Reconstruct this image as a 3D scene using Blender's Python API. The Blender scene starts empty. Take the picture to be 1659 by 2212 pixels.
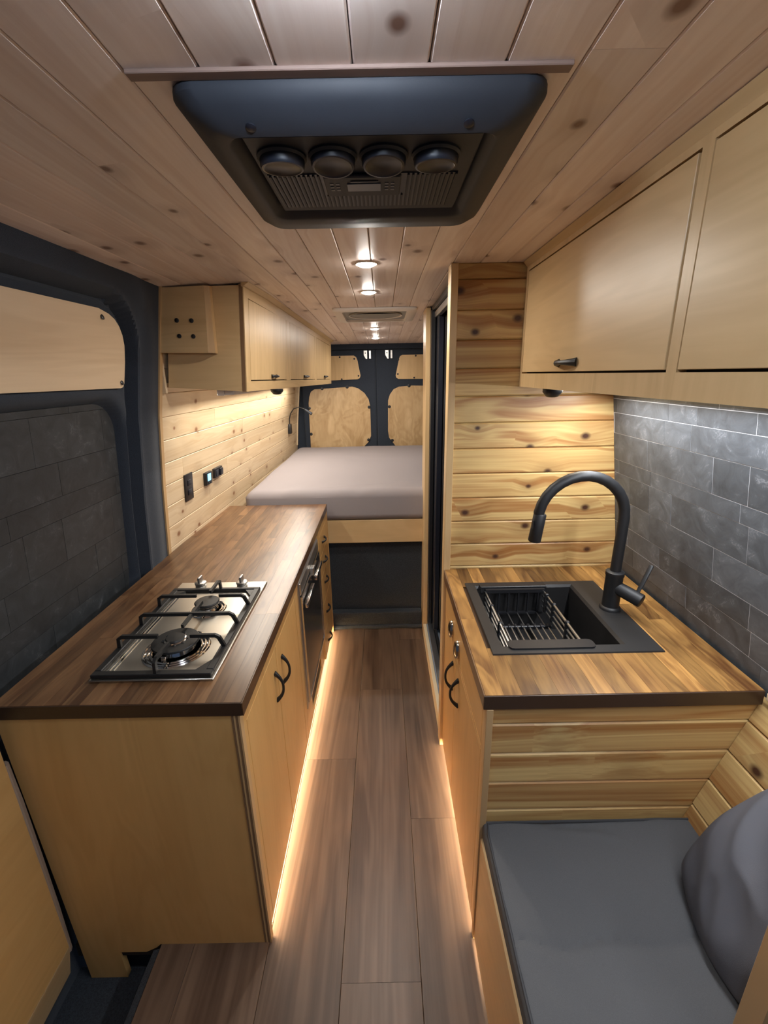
import bpy, bmesh, math, random
from mathutils import Vector, Matrix, noise
R = math.radians
V = Vector
scn = bpy.context.scene
COL = scn.collection
rnd = random.Random(7)

# ------------------------------------------------------------------ camera
cam = bpy.data.cameras.new('camera'); cam_o = bpy.data.objects.new('camera', cam); COL.objects.link(cam_o)
def _cam():
    p, y, r = R(17.37), R(-.07), R(-1.116)
    fw = V((math.sin(y)*math.cos(p), math.cos(y)*math.cos(p), -math.sin(p)))
    rt = V((math.cos(y), -math.sin(y), 0)); up = rt.cross(fw)
    X = math.cos(r)*rt + math.sin(r)*up; U = -math.sin(r)*rt + math.cos(r)*up
    m = Matrix((X, U, -fw)).transposed().to_4x4(); m.translation = V((0, 0, 1.663))
    cam_o.matrix_world = m
_cam()
cam.sensor_fit = 'HORIZONTAL'; cam.sensor_width = 36; cam.lens = 949.7/1659*36; cam.clip_start = .02
scn.camera = cam_o
# ------------------------------------------------------------------ world, exposure
w = bpy.data.worlds.new('world'); scn.world = w; w.use_nodes = True
bg = w.node_tree.nodes['Background']; bg.inputs[0].default_value = (.40, .58, 1, 1); bg.inputs[1].default_value = .09
scn.view_settings.view_transform = 'Standard'; scn.view_settings.look = 'None'
scn.view_settings.gamma = 1; scn.view_settings.use_curve_mapping = False
scn.view_settings.exposure = 0.22
PUCK_W = 3.7; LED_W = 7.0; TOE_W = 19.0
PUCK_C = (1, .93, .84); TOE_C = (1, .82, .56)
def area(name, loc, sx, sy, power, color, rot=(0, 0, 0), spread=None):
    l = bpy.data.lights.new(name, 'AREA'); l.shape = 'RECTANGLE'; l.size = sx; l.size_y = sy
    l.energy = power; l.color = color
    if spread: l.spread = spread
    o = bpy.data.objects.new(name, l); COL.objects.link(o); o.location = loc; o.rotation_euler = rot
    return o

# ------------------------------------------------------------------ materials
MATS = {}
def newmat(name):
    m = bpy.data.materials.new(name); m.use_nodes = True; MATS[name] = m
    nt = m.node_tree; return m, nt, nt.nodes['Principled BSDF']
def nd(nt, t, **k):
    n = nt.nodes.new(t)
    for a, b in k.items():
        if a[0] == '_':
            key = a[1:]; n.inputs[int(key) if key.isdigit() else key].default_value = b
        else: setattr(n, a, b)
    return n
def simple(name, col, rough=.5, metal=0, spec=.5, bump=0, bscale=300, sheen=0, coat=0, var=0):
    m, nt, b = newmat(name)
    b.inputs['Base Color'].default_value = (*col, 1); b.inputs['Roughness'].default_value = rough
    b.inputs['Metallic'].default_value = metal; b.inputs['Specular IOR Level'].default_value = spec
    b.inputs['Sheen Weight'].default_value = sheen; b.inputs['Coat Weight'].default_value = coat
    if bump or var:
        tc = nd(nt, 'ShaderNodeTexCoord'); n = nd(nt, 'ShaderNodeTexNoise', _Scale=bscale, _Detail=3.0)
        nt.links.new(tc.outputs['Object'], n.inputs['Vector'])
        if bump:
            bu = nd(nt, 'ShaderNodeBump', _Strength=bump, _Distance=.002); nt.links.new(n.outputs['Fac'], bu.inputs['Height'])
            nt.links.new(bu.outputs[0], b.inputs['Normal'])
        if var:
            r = nd(nt, 'ShaderNodeValToRGB'); r.color_ramp.elements[0].color = (*[c*(1-var) for c in col], 1)
            r.color_ramp.elements[1].color = (*[c*(1+var) for c in col], 1)
            r.color_ramp.elements[0].position = .3; r.color_ramp.elements[1].position = .7
            nt.links.new(n.outputs['Fac'], r.inputs[0]); nt.links.new(r.outputs[0], b.inputs['Base Color'])
    return m
def emit_mat(name, col, s):
    m, nt, b = newmat(name); b.inputs['Base Color'].default_value = (*col, 1)
    b.inputs['Emission Color'].default_value = (*col, 1); b.inputs['Emission Strength'].default_value = s; return m
def wood(name, light, dark, knotc=None, rough=.4, fine=16, broad=5, xs=1.0, contrast=.5, tone=.18, knot=.5,
         knot_scale=4.0, bump=.15, stripe=0, blotch=0, coat=0):
    """grain runs along the object's own x axis; every piece gets its own offset and tone"""
    m, nt, b = newmat(name); L = nt.links.new
    tc = nd(nt, 'ShaderNodeTexCoord'); oi = nd(nt, 'ShaderNodeObjectInfo')
    off = nd(nt, 'ShaderNodeVectorMath', operation='SCALE'); comb = nd(nt, 'ShaderNodeCombineXYZ', _X=37., _Y=91., _Z=53.)
    L(comb.outputs[0], off.inputs[0]); L(oi.outputs['Random'], off.inputs['Scale'])
    add = nd(nt, 'ShaderNodeVectorMath', operation='ADD'); L(tc.outputs['Object'], add.inputs[0]); L(off.outputs[0], add.inputs[1])
    P = add.outputs[0]
    kn_out = None
    if knotc:
        mp = nd(nt, 'ShaderNodeMapping'); mp.inputs['Scale'].default_value = (knot_scale*.75, knot_scale, 0)
        L(P, mp.inputs[0])
        vo = nd(nt, 'ShaderNodeTexVoronoi', voronoi_dimensions='2D', _Scale=1.0); L(mp.outputs[0], vo.inputs['Vector'])
        sep = nd(nt, 'ShaderNodeSeparateColor'); L(vo.outputs['Color'], sep.inputs[0])
        thr = nd(nt, 'ShaderNodeMath', operation='LESS_THAN', _1=knot); L(sep.outputs[0], thr.inputs[0])
        sz = nd(nt, 'ShaderNodeMath', operation='MULTIPLY_ADD', _1=.7, _2=.75); L(sep.outputs[1], sz.inputs[0])
        dd = nd(nt, 'ShaderNodeMath', operation='DIVIDE'); L(vo.outputs['Distance'], dd.inputs[0]); L(sz.outputs[0], dd.inputs[1])
        kr = nd(nt, 'ShaderNodeValToRGB'); e = kr.color_ramp.elements
        e[0].position = .03; e[0].color = (1, 1, 1, 1); e[1].position = .30; e[1].color = (0, 0, 0, 1)
        x = e.new(.060); x.color = (.62, .62, .62, 1); x = e.new(.085); x.color = (.22, .22, .22, 1)
        L(dd.outputs[0], kr.inputs[0])
        kk = nd(nt, 'ShaderNodeMath', operation='MULTIPLY'); L(kr.outputs[0], kk.inputs[0]); L(thr.outputs[0], kk.inputs[1])
        kn_out = kk.outputs[0]
        # the grain bends round the knots
        br = nd(nt, 'ShaderNodeMapRange', _1=0., _2=.42, _3=.022, _4=0.); L(dd.outputs[0], br.inputs[0])
        bm_ = nd(nt, 'ShaderNodeMath', operation='MULTIPLY'); L(br.outputs[0], bm_.inputs[0]); L(thr.outputs[0], bm_.inputs[1])
        cx_ = nd(nt, 'ShaderNodeCombineXYZ'); L(bm_.outputs[0], cx_.inputs[1])
        ad2 = nd(nt, 'ShaderNodeVectorMath', operation='ADD'); L(P, ad2.inputs[0]); L(cx_.outputs[0], ad2.inputs[1]); P2 = ad2.outputs[0]
    else: P2 = P
    m1 = nd(nt, 'ShaderNodeMapping'); m1.inputs['Scale'].default_value = (xs*2.2, fine*7, fine*7); L(P2, m1.inputs[0])
    n1 = nd(nt, 'ShaderNodeTexNoise', _Scale=1.0, _Detail=5.0, _Roughness=.6, _Distortion=.4); L(m1.outputs[0], n1.inputs['Vector'])
    m2 = nd(nt, 'ShaderNodeMapping'); m2.inputs['Scale'].default_value = (xs*.9, broad*4, broad*4); L(P2, m2.inputs[0])
    n2 = nd(nt, 'ShaderNodeTexNoise', _Scale=1.0, _Detail=3.0, _Roughness=.5, _Distortion=1.2); L(m2.outputs[0], n2.inputs['Vector'])
    # rings
    wv = nd(nt, 'ShaderNodeMath', operation='MULTIPLY', _1=34.); L(n2.outputs['Fac'], wv.inputs[0])
    sn = nd(nt, 'ShaderNodeMath', operation='SINE'); L(wv.outputs[0], sn.inputs[0])
    ring = nd(nt, 'ShaderNodeMath', operation='MULTIPLY_ADD', _1=.09, _2=0.0); L(sn.outputs[0], ring.inputs[0])
    s1 = nd(nt, 'ShaderNodeMath', operation='MULTIPLY_ADD', _1=.35, _2=0.); L(n1.outputs['Fac'], s1.inputs[0])
    s2 = nd(nt, 'ShaderNodeMath', operation='MULTIPLY_ADD', _1=.65); L(n2.outputs['Fac'], s2.inputs[0]); L(s1.outputs[0], s2.inputs[2])
    s3 = nd(nt, 'ShaderNodeMath', operation='ADD'); L(s2.outputs[0], s3.inputs[0]); L(ring.outputs[0], s3.inputs[1])
    fac = s3.outputs[0]
    if blotch:
        m3 = nd(nt, 'ShaderNodeMapping'); m3.inputs['Scale'].default_value = (3, 9, 9); L(P, m3.inputs[0])
        n3 = nd(nt, 'ShaderNodeTexNoise', _Scale=1.0, _Detail=2.0, _Distortion=.8); L(m3.outputs[0], n3.inputs['Vector'])
        s4 = nd(nt, 'ShaderNodeMath', operation='MULTIPLY_ADD', _1=blotch, _2=-blotch/2); L(n3.outputs['Fac'], s4.inputs[0])
        s5 = nd(nt, 'ShaderNodeMath', operation='ADD'); L(fac, s5.inputs[0]); L(s4.outputs[0], s5.inputs[1]); fac = s5.outputs[0]
    mr = nd(nt, 'ShaderNodeMapRange', _1=.5-.5*(1-contrast)-.08, _2=.5+.5*(1-contrast)+.08, _3=0., _4=1.); L(fac, mr.inputs[0])
    mx = nd(nt, 'ShaderNodeMix', data_type='RGBA'); L(mr.outputs[0], mx.inputs[0])
    mx.inputs[6].default_value = (*light, 1); mx.inputs[7].default_value = (*dark, 1)
    col = mx.outputs[2]
    if kn_out:
        mk_ = nd(nt, 'ShaderNodeMix', data_type='RGBA'); L(kn_out, mk_.inputs[0]); L(col, mk_.inputs[6]); mk_.inputs[7].default_value = (*knotc, 1); col = mk_.outputs[2]
    hv = nd(nt, 'ShaderNodeHueSaturation'); L(col, hv.inputs['Color'])
    va = nd(nt, 'ShaderNodeMath', operation='MULTIPLY_ADD', _1=2*tone, _2=1-tone); L(oi.outputs['Random'], va.inputs[0]); L(va.outputs[0], hv.inputs['Value'])
    L(hv.outputs[0], b.inputs['Base Color'])
    b.inputs['Roughness'].default_value = rough; b.inputs['Coat Weight'].default_value = coat; b.inputs['Coat Roughness'].default_value = .25
    bu = nd(nt, 'ShaderNodeBump', _Strength=bump, _Distance=.001); L(n1.outputs['Fac'], bu.inputs['Height']); L(bu.outputs[0], b.inputs['Normal'])
    return m
CEIL = wood('cedar_ceiling', (.95, .84, .77), (.76, .61, .53), (.20, .11, .08), rough=.4, knot=.42, knot_scale=6.5, broad=2.6, xs=.7, contrast=.62, tone=.10)
PINE = wood('pale_pine', (.76, .61, .41), (.60, .43, .25), (.26, .12, .055), rough=.5, knot=.42, knot_scale=7.5, broad=3, contrast=.58, tone=.06)
CEDAR = wood('orange_cedar', (.71, .515, .215), (.33, .135, .036), (.055, .02, .01), rough=.42, knot=.5, knot_scale=6.6, broad=2.3, xs=.55, contrast=.74, tone=.08)
BIRCH = wood('birch_plywood', (.68, .475, .245), (.50, .33, .155), rough=.37, fine=9, broad=1.6, xs=1.2, contrast=.42, tone=.03, bump=.04)
BIRCHB = wood('birch_plywood_warm_light', (.70, .425, .16), (.53, .295, .095), rough=.32, fine=9, broad=1.6, xs=1.2, contrast=.3, tone=.03, bump=.04)  # same birch, with the warm bounced light low down put into its colour
BIRCHP = wood('birch_plywood_cool_light', (.78, .60, .40), (.64, .46, .28), rough=.36, fine=9, broad=2.2, xs=.8, contrast=.5, tone=.03, bump=.04)  # same birch, with the cool light near the ceiling put into its colour
BIRCHR = wood('stained_rear_birch', (.62, .44, .24), (.36, .22, .09), rough=.4, fine=8, broad=1.3, xs=3.5, contrast=.5, tone=.03, bump=.04, blotch=.5)
PLYEDGE = simple('plywood_edge', (.20, .11, .05), .6)
BIRCHEDGE = simple('birch_edge_veneer', (.52, .33, .155), .5)
STAVE = wood('walnut_stained_maple', (.21, .112, .050), (.075, .032, .013), rough=.33, fine=14, broad=3, xs=2, contrast=.6, tone=.30, bump=.05, blotch=.9, coat=.15)
STAVE2 = wood('amber_stained_maple', (.36, .19, .055), (.09, .034, .009), rough=.36, fine=14, broad=3, xs=2, contrast=.62, tone=.46, bump=.05, blotch=.9, coat=.1)
DARKEDGE = simple('dark_stained_edge', (.045, .022, .011), .38, bump=.05, bscale=80)
BATTEN = wood('dark_batten_wood', (.34, .23, .19), (.20, .13, .10), rough=.6)
FLOORW = wood('vinyl_oak_floor', (.185, .117, .076), (.055, .029, .017), rough=.4, fine=10, broad=1.6, xs=.5, contrast=.6, tone=.12, bump=.1, blotch=.3)
FELT = simple('black_felt', (.020, .028, .043), .95, bump=.9, bscale=700, sheen=.12, var=.35)
CARPET = simple('charcoal_carpet', (.022, .027, .034), .95, bump=.9, bscale=260, sheen=.1, var=.5)
BLACKP = simple('black_plastic', (.012, .012, .014), .38)
ACP = simple('charcoal_plastic', (.023, .027, .036), .6, bump=.05, bscale=900)
ACD = simple('dark_plastic', (.009, .011, .019), .4)
ACG = simple('grille_plastic', (.014, .017, .026), .6)
MATTE = simple('matte_black_metal', (.009, .009, .010), .5)
SINKM = simple('black_composite', (.018, .017, .017), .42)
IRON = simple('cast_iron', (.012, .012, .012), .45)
STEEL = simple('brushed_steel', (.60, .565, .50), .36, metal=1)
CHROME = simple('polished_steel', (.75, .74, .72), .12, metal=1)
SATIN = simple('satin_steel', (.55, .54, .52), .35, metal=1)
NICKEL = simple('antique_nickel', (.55, .47, .36), .15, metal=1)
WHITEP = simple('white_plastic', (.80, .75, .68), .45)
FANGREY = simple('fan_interior', (.30, .30, .27), .6)
DARKDOOR = simple('dark_fridge_panel', (.05, .045, .04), .22, metal=.5)
SHEET = simple('taupe_sheet', (.26, .23, .235), .85, bump=.15, bscale=500)
CANVAS = simple('charcoal_canvas', (.078, .079, .083), .85, bump=.3, bscale=900, var=.12)
PILLOWM = simple('slate_pillow_cloth', (.095, .098, .115), .7, bump=.2, bscale=900)
PIPING = simple('dark_piping', (.035, .036, .04), .8)
GAP = simple('shadow_gap', (.02, .012, .008), .9)
IVORY = simple('ivory_threshold', (.60, .50, .34), .5)
ALU = simple('aluminium', (.6, .62, .65), .3, metal=1)
TRAY = simple('shower_tray', (.22, .26, .32), .3)
GASKET = simple('grey_gasket', (.33, .25, .19), .7, bump=.4, bscale=60)
SCREEN = emit_mat('blue_screen', (.15, .6, 1), 3)
LAMPE = emit_mat('lamp_lens', (1, .94, .86), 190); LAMPC = emit_mat('cool_lamp_lens', (.76, .86, 1), 270)
LEDE = emit_mat('led_diffuser', (1, .93, .8), 3)
TOEE = emit_mat('warm_led', TOE_C, 9)
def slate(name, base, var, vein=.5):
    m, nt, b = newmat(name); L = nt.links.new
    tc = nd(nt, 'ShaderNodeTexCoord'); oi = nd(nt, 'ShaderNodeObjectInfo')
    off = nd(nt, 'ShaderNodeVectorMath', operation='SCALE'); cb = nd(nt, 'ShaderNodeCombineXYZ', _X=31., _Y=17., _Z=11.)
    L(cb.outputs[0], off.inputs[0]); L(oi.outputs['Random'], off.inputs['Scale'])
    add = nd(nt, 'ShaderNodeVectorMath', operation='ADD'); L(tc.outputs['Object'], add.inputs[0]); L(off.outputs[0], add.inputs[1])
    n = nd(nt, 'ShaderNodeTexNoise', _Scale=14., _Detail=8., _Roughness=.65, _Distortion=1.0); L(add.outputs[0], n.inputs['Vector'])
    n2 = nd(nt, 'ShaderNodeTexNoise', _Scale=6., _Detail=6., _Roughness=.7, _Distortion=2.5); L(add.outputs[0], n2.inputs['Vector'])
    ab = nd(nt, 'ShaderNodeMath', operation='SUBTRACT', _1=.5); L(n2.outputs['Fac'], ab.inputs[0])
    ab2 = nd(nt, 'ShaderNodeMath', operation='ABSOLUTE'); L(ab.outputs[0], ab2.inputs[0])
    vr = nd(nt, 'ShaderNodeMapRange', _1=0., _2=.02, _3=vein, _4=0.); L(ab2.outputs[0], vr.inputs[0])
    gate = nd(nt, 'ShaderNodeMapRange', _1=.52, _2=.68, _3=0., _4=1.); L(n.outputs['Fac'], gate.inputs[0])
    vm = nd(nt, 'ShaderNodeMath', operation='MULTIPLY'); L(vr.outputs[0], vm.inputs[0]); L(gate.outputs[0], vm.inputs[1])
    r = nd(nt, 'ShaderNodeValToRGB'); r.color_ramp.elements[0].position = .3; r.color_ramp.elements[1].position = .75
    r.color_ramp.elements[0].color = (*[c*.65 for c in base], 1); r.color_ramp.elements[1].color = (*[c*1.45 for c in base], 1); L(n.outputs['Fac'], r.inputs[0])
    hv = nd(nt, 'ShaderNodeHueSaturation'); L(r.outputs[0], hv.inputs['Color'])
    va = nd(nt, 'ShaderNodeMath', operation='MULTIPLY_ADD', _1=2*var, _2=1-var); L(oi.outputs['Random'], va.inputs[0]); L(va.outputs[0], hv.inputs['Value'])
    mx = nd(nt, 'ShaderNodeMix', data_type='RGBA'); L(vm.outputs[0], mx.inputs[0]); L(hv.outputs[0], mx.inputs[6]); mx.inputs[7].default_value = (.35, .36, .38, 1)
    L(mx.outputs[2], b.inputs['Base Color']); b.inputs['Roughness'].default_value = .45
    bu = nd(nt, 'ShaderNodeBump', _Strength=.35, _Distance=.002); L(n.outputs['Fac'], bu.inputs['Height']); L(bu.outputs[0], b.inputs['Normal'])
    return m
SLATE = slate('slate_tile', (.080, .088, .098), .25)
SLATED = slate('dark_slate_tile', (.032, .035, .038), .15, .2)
GROUT = simple('tile_grout', (.60, .61, .63), .9)
GROUTD = simple('dark_grout', (.05, .051, .052), .9)

# ------------------------------------------------------------------ helpers
WM = {}
GR = {'x': Matrix.Identity(4),
      'y': Matrix(((0, -1, 0, 0), (1, 0, 0, 0), (0, 0, 1, 0), (0, 0, 0, 1))),
      'z': Matrix(((0, 0, -1, 0), (0, 1, 0, 0), (1, 0, 0, 0), (0, 0, 0, 1)))}
def put(o, M, parent=None):
    WM[o.name] = M
    if parent is not None:
        o.parent = parent; o.matrix_basis = WM[parent.name].inverted() @ M
    else: o.matrix_basis = M
def tag(o, label=None, cat=None, group=None, kind=None):
    if label: o['label'] = label
    if cat: o['category'] = cat
    if group: o['group'] = group
    if kind: o['kind'] = kind
    return o
def thing(name, loc, label, cat, group=None, kind=None):
    o = bpy.data.objects.new(name, None); COL.objects.link(o); o.empty_display_size = .05
    put(o, Matrix.Translation(loc)); return tag(o, label, cat, group, kind)
def emit(name, bm, mat, parent=None, grain='x', M=None, smooth=False, local=False):
    """bm in world coordinates (or local to M); origin at the bound centre"""
    if M is None:
        c = V((0, 0, 0)); n = len(bm.verts)
        lo = V([min(v.co[i] for v in bm.verts) for i in range(3)]); hi = V([max(v.co[i] for v in bm.verts) for i in range(3)])
        M = Matrix.Translation((lo+hi)/2) @ GR[grain]
    if not local: bmesh.ops.transform(bm, matrix=M.inverted(), verts=bm.verts)
    bmesh.ops.recalc_face_normals(bm, faces=bm.faces)
    me = bpy.data.meshes.new(name); bm.to_mesh(me); bm.free()
    for mm in (mat if isinstance(mat, (list, tuple)) else [mat]): me.materials.append(mm)
    if smooth:
        for p in me.polygons: p.use_smooth = True
        try: me.set_sharp_from_angle(angle=R(40))
        except Exception: pass
    o = bpy.data.objects.new(name, me); COL.objects.link(o); put(o, M, parent); return o
def bx(bm, lo, hi, bev=0, seg=1):
    b2 = bmesh.new(); bmesh.ops.create_cube(b2, size=1)
    for v in b2.verts: v.co = V([lo[i]+(v.co[i]+.5)*(hi[i]-lo[i]) for i in range(3)])
    if bev: bmesh.ops.bevel(b2, geom=list(b2.edges), offset=bev, segments=seg, affect='EDGES', profile=.5)
    merge(bm, b2)
def merge(bm, b2, M=None):
    if M is not None: bmesh.ops.transform(b2, matrix=M, verts=b2.verts)
    mp = {v: bm.verts.new(v.co) for v in b2.verts}
    for f in b2.faces:
        try: bm.faces.new([mp[v] for v in f.verts])
        except ValueError: pass
    b2.free()
def box(name, lo, hi, mat, parent=None, bev=0, seg=1, grain='x', smooth=False):
    bm = bmesh.new(); bx(bm, lo, hi, bev, seg); return emit(name, bm, mat, parent, grain, smooth=smooth)
def slab(name, O, X, Y, L, W, T, mat, parent=None, ch=.0015, gap=.0008, proud=0, mesh=None):
    """board: origin O, length L along X, width W along Y, visible face towards X x Y, chamfered long edges"""
    X = V(X).normalized(); Y = V(Y).normalized(); Z = X.cross(Y).normalized(); Y = Z.cross(X)
    M = Matrix((X, Y, Z)).transposed().to_4x4(); M.translation = V(O)+Z*proud
    if mesh is None:
        g = gap; a, b = g, W-g
        cs = [(a, -T), (b, -T), (b, -ch), (b-ch, 0), (a+ch, 0), (a, -ch)]
        bm = bmesh.new()
        r0 = [bm.verts.new((g, y, z)) for y, z in cs]; r1 = [bm.verts.new((L-g, y, z)) for y, z in cs]
        for i in range(6): bm.faces.new([r0[i], r0[(i+1) % 6], r1[(i+1) % 6], r1[i]])
        bm.faces.new(r0[::-1]); bm.faces.new(r1)
        return emit(name, bm, mat, parent, M=M, local=True)
    o = bpy.data.objects.new(name, mesh); COL.objects.link(o); put(o, M, parent); return o
def prism(bm, pts, d):
    """closed outline pts (3D) extruded by vector d"""
    a = [bm.verts.new(p) for p in pts]; b = [bm.verts.new(V(p)+V(d)) for p in pts]; n = len(pts)
    bm.faces.new(a); bm.faces.new(b[::-1])
    for i in range(n): bm.faces.new([a[i], a[(i+1) % n], b[(i+1) % n], b[i]])
def frames(pts):
    ts = []
    for i in range(len(pts)):
        a = pts[max(0, i-1)]; b = pts[min(len(pts)-1, i+1)]; ts.append((b-a).normalized())
    up = V((0, 0, 1)) if abs(ts[0].z) < .9 else V((0, 1, 0))
    n = ts[0].cross(up).normalized(); out = []
    for t in ts:
        n = (n - t*n.dot(t)).normalized(); out.append((n, t.cross(n)))
    return out
def tube(bm, pts, r, seg=10, sq=(1, 1)):
    pts = [V(p) for p in pts]; rr = r if isinstance(r, (list, tuple)) else [r]*len(pts)
    rings = []
    for p, q, (n, b) in zip(pts, rr, frames(pts)):
        rings.append([bm.verts.new(p + (n*math.cos(2*math.pi*k/seg)*sq[0] + b*math.sin(2*math.pi*k/seg)*sq[1])*q) for k in range(seg)])
    for a, b in zip(rings, rings[1:]):
        for k in range(seg): bm.faces.new([a[k], a[(k+1) % seg], b[(k+1) % seg], b[k]])
    bm.faces.new(rings[0][::-1]); bm.faces.new(rings[-1])
def lathe(bm, prof, c, axis=(0, 0, 1), seg=24):
    ax = V(axis).normalized(); n = ax.orthogonal().normalized(); b = ax.cross(n); c = V(c); rings = []
    for r, h in prof:
        r = max(r, 1e-5)
        rings.append([bm.verts.new(c+ax*h+(n*math.cos(2*math.pi*k/seg)+b*math.sin(2*math.pi*k/seg))*r) for k in range(seg)])
    for a, b2 in zip(rings, rings[1:]):
        for k in range(seg): bm.faces.new([a[k], a[(k+1) % seg], b2[(k+1) % seg], b2[k]])
    if prof[0][0] > 1e-4: bm.faces.new(rings[0][::-1])
    if prof[-1][0] > 1e-4: bm.faces.new(rings[-1])
def rrect(x0, x1, y0, y1, r, seg=5):
    out = []
    for cx, cy, a0 in ((x1-r, y1-r, 0), (x0+r, y1-r, 90), (x0+r, y0+r, 180), (x1-r, y0+r, 270)):
        for k in range(seg+1):
            a = R(a0+90*k/seg); out.append((cx+r*math.cos(a), cy+r*math.sin(a)))
    return out
def loft(bm, rings, cap0=True, cap1=True):
    vs = [[bm.verts.new(p) for p in r] for r in rings]; n = len(vs[0])
    for a, b in zip(vs, vs[1:]):
        for k in range(n): bm.faces.new([a[k], a[(k+1) % n], b[(k+1) % n], b[k]])
    if cap0: bm.faces.new(vs[0][::-1])
    if cap1: bm.faces.new(vs[-1])
def screw(name, p, ax, r, mat, parent):
    bm = bmesh.new(); lathe(bm, [(r*1.0, 0), (r, .0015), (r*.55, .003), (0.0, .003)], p, ax, 12); return emit(name, bm, mat, parent, smooth=True)
def lerp(a, b, t): return a+(b-a)*t
def interp(x, xs, ys):
    if x <= xs[0]: return ys[0]
    for i in range(len(xs)-1):
        if x <= xs[i+1]: return lerp(ys[i], ys[i+1], (x-xs[i])/(xs[i+1]-xs[i]))
    return ys[-1]
def wl(z): return -interp(z, [.6, .9, 1.2, 1.52, 1.98, 2.05], [.99, .99, .965, .928, .845, .832])   # the van side leans inwards
def wlY(z, Y): return wl(z) + max(0, Y-1.88)*.033
def zc(x, Y):
    z = 2.015 - max(0, Y-2.2)*.027
    return z - .02*max(0, (abs(x)-.5)/.4)**1.5 if abs(x) > .5 else z

# ------------------------------------------------------------------ setting: floor
fl = box('floor', (-.985, .905, -.06), (.985, 2.70, -.008), GAP); tag(fl, 'floor of brown wood-look planks running down the aisle', 'floor', kind='structure')
box('subfloor', (-.70, -.6, -.06), (.985, .905, -.008), GAP, fl)
FR = [(-.713, -.61, [-.6, 1.05]), (-.61, -.38, [-.6, .95, 2.0]), (-.38, -.15, [-.6, .35, 1.572, 2.66]), (-.15, .08, [-.6, .80, 2.03, 2.66]),
      (.08, .31, [-.6, .06, 1.285, 2.505, 2.66]), (.31, .54, [.9, 1.8])]
for x0, x1, ys in FR:
    for a, b in zip(ys, ys[1:]):
        slab('floor_plank', (x0, b, 0), (0, -1, 0), (1, 0, 0), b-a, x1-x0, .006, FLOORW, fl, ch=.0012, gap=.0004)
# step well behind the sliding door
bm = bmesh.new(); bx(bm, (-1.06, -.6, -.20), (-.78, .93, -.157), .004); 
prism(bm, [(-.712, -.6, -.003), (-.735, -.6, -.012), (-.80, -.6, -.157), (-.712, -.6, -.157)], (0, 1.49, 0))
sw = emit('floor_step', bm, CARPET); tag(sw, 'dark carpeted step well beside the floor planks at the sliding door', 'step', kind='structure')

# ------------------------------------------------------------------ ceiling
def bent(bm, x0, x1, ys, t, ch, g):
    rings = []
    for Y in ys:
        z0, z1 = zc(x0, Y), zc(x1, Y); f = lambda x: lerp(z0, z1, (x-x0)/(x1-x0))
        a, b = x0+g, x1-g
        rings.append([(a, Y, f(a)+t), (b, Y, f(b)+t), (b, Y, f(b)+ch), (b-ch, Y, f(b)), (a+ch, Y, f(a)), (a, Y, f(a)+ch)])
    loft(bm, rings)
ce = bmesh.new(); bx(ce, (-1.0, -1.0, 2.05), (1.0, 4.75, 2.08)); ce = emit('ceiling', ce, GAP)
tag(ce, 'ceiling of knotty cedar boards running the length of the van', 'ceiling', kind='structure')
PW = .0915; k0 = -9
for k in range(-10, 11):
    x0 = -.028+k*PW; x1 = x0+PW
    if x1 < -.93 or x0 > .93: continue
    js = {-6: [1.86], 3: [.64], 1: [3.3], -3: [3.9]}.get(k, [])
    cuts = [-.9]+js+[4.62]
    for a, b in zip(cuts, cuts[1:]):
        ys = [a+.0003]+[y for y in (2.2,) if a < y < b]+[b-.0003]
        bm = bmesh.new(); bent(bm, x0, x1, ys, .012, .0022, .0007)
        emit('ceiling_plank', bm, CEIL, ce, grain='y')

# ------------------------------------------------------------------ left wall boards (behind counter and bed)
wb = bmesh.new()
rings = []
for Y in (1.86, 4.65):
    pts = [(wlY(z, Y)-.012, Y, z) for z in (.5, .9, 1.2, 1.52, 1.98, 2.03)]
    rings.append(pts + [(p[0]-.03, Y, p[2]) for p in pts[::-1]])
loft(wb, rings); wbo = emit('wall_left', wb, GAP); tag(wbo, 'left side wall of pale knotty pine boards above the counter', 'wall', kind='structure')
P = .0985; zb = .915-P
jl = {0: [2.7], 1: [3.2], 2: [2.35], 3: [2.62, 3.3], 4: [2.06, 3.6], 5: [2.9], 6: [2.45, 3.9], 7: [3.0], 8: [2.3], 9: [3.3], 10: [2.7], 11: []}
for k in range(12):
    z0 = zb+k*P; z1 = min(z0+P, 2.012); cuts = [1.882]+jl[k]+[4.60]
    for a, b in zip(cuts, cuts[1:]):
        O = V((wlY(z0, a), a, z0)); Oe = V((wlY(z0, b), b, z0)); U = V((wlY(z1, a), a, z1))
        slab('wall_plank', O, Oe-O, U-O, (Oe-O).length, (U-O).length, .011, PINE, wbo, ch=.0022, proud=rnd.uniform(-.0004, .0004))
bm = bmesh.new(); rings = []
for z in [.895, 1.05, 1.2, 1.36, 1.52, 1.68, 1.83, 1.98, 2.005]:
    x = wl(z); rings.append([(x-.02, 1.858, z), (x+.006, 1.858, z), (x+.006, 1.881, z), (x-.02, 1.881, z)])
loft(bm, rings); o = emit('trim_1', bm, BIRCHEDGE, grain='z'); tag(o, 'pale wood edge strip between black felt and pine wall boards', 'trim', kind='structure')
bm = bmesh.new(); rings = []
for z in [.98, 1.2, 1.54, 1.93]:
    x = wlY(z, 4.6); rings.append([(x-.02, 4.56, z), (x+.008, 4.56, z), (x+.008, 4.585, z), (x-.02, 4.585, z)])
loft(bm, rings); o = emit('trim_2', bm, PINE, grain='z'); tag(o, 'narrow pine strip at the far end of the left wall', 'trim', kind='structure')

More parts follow.
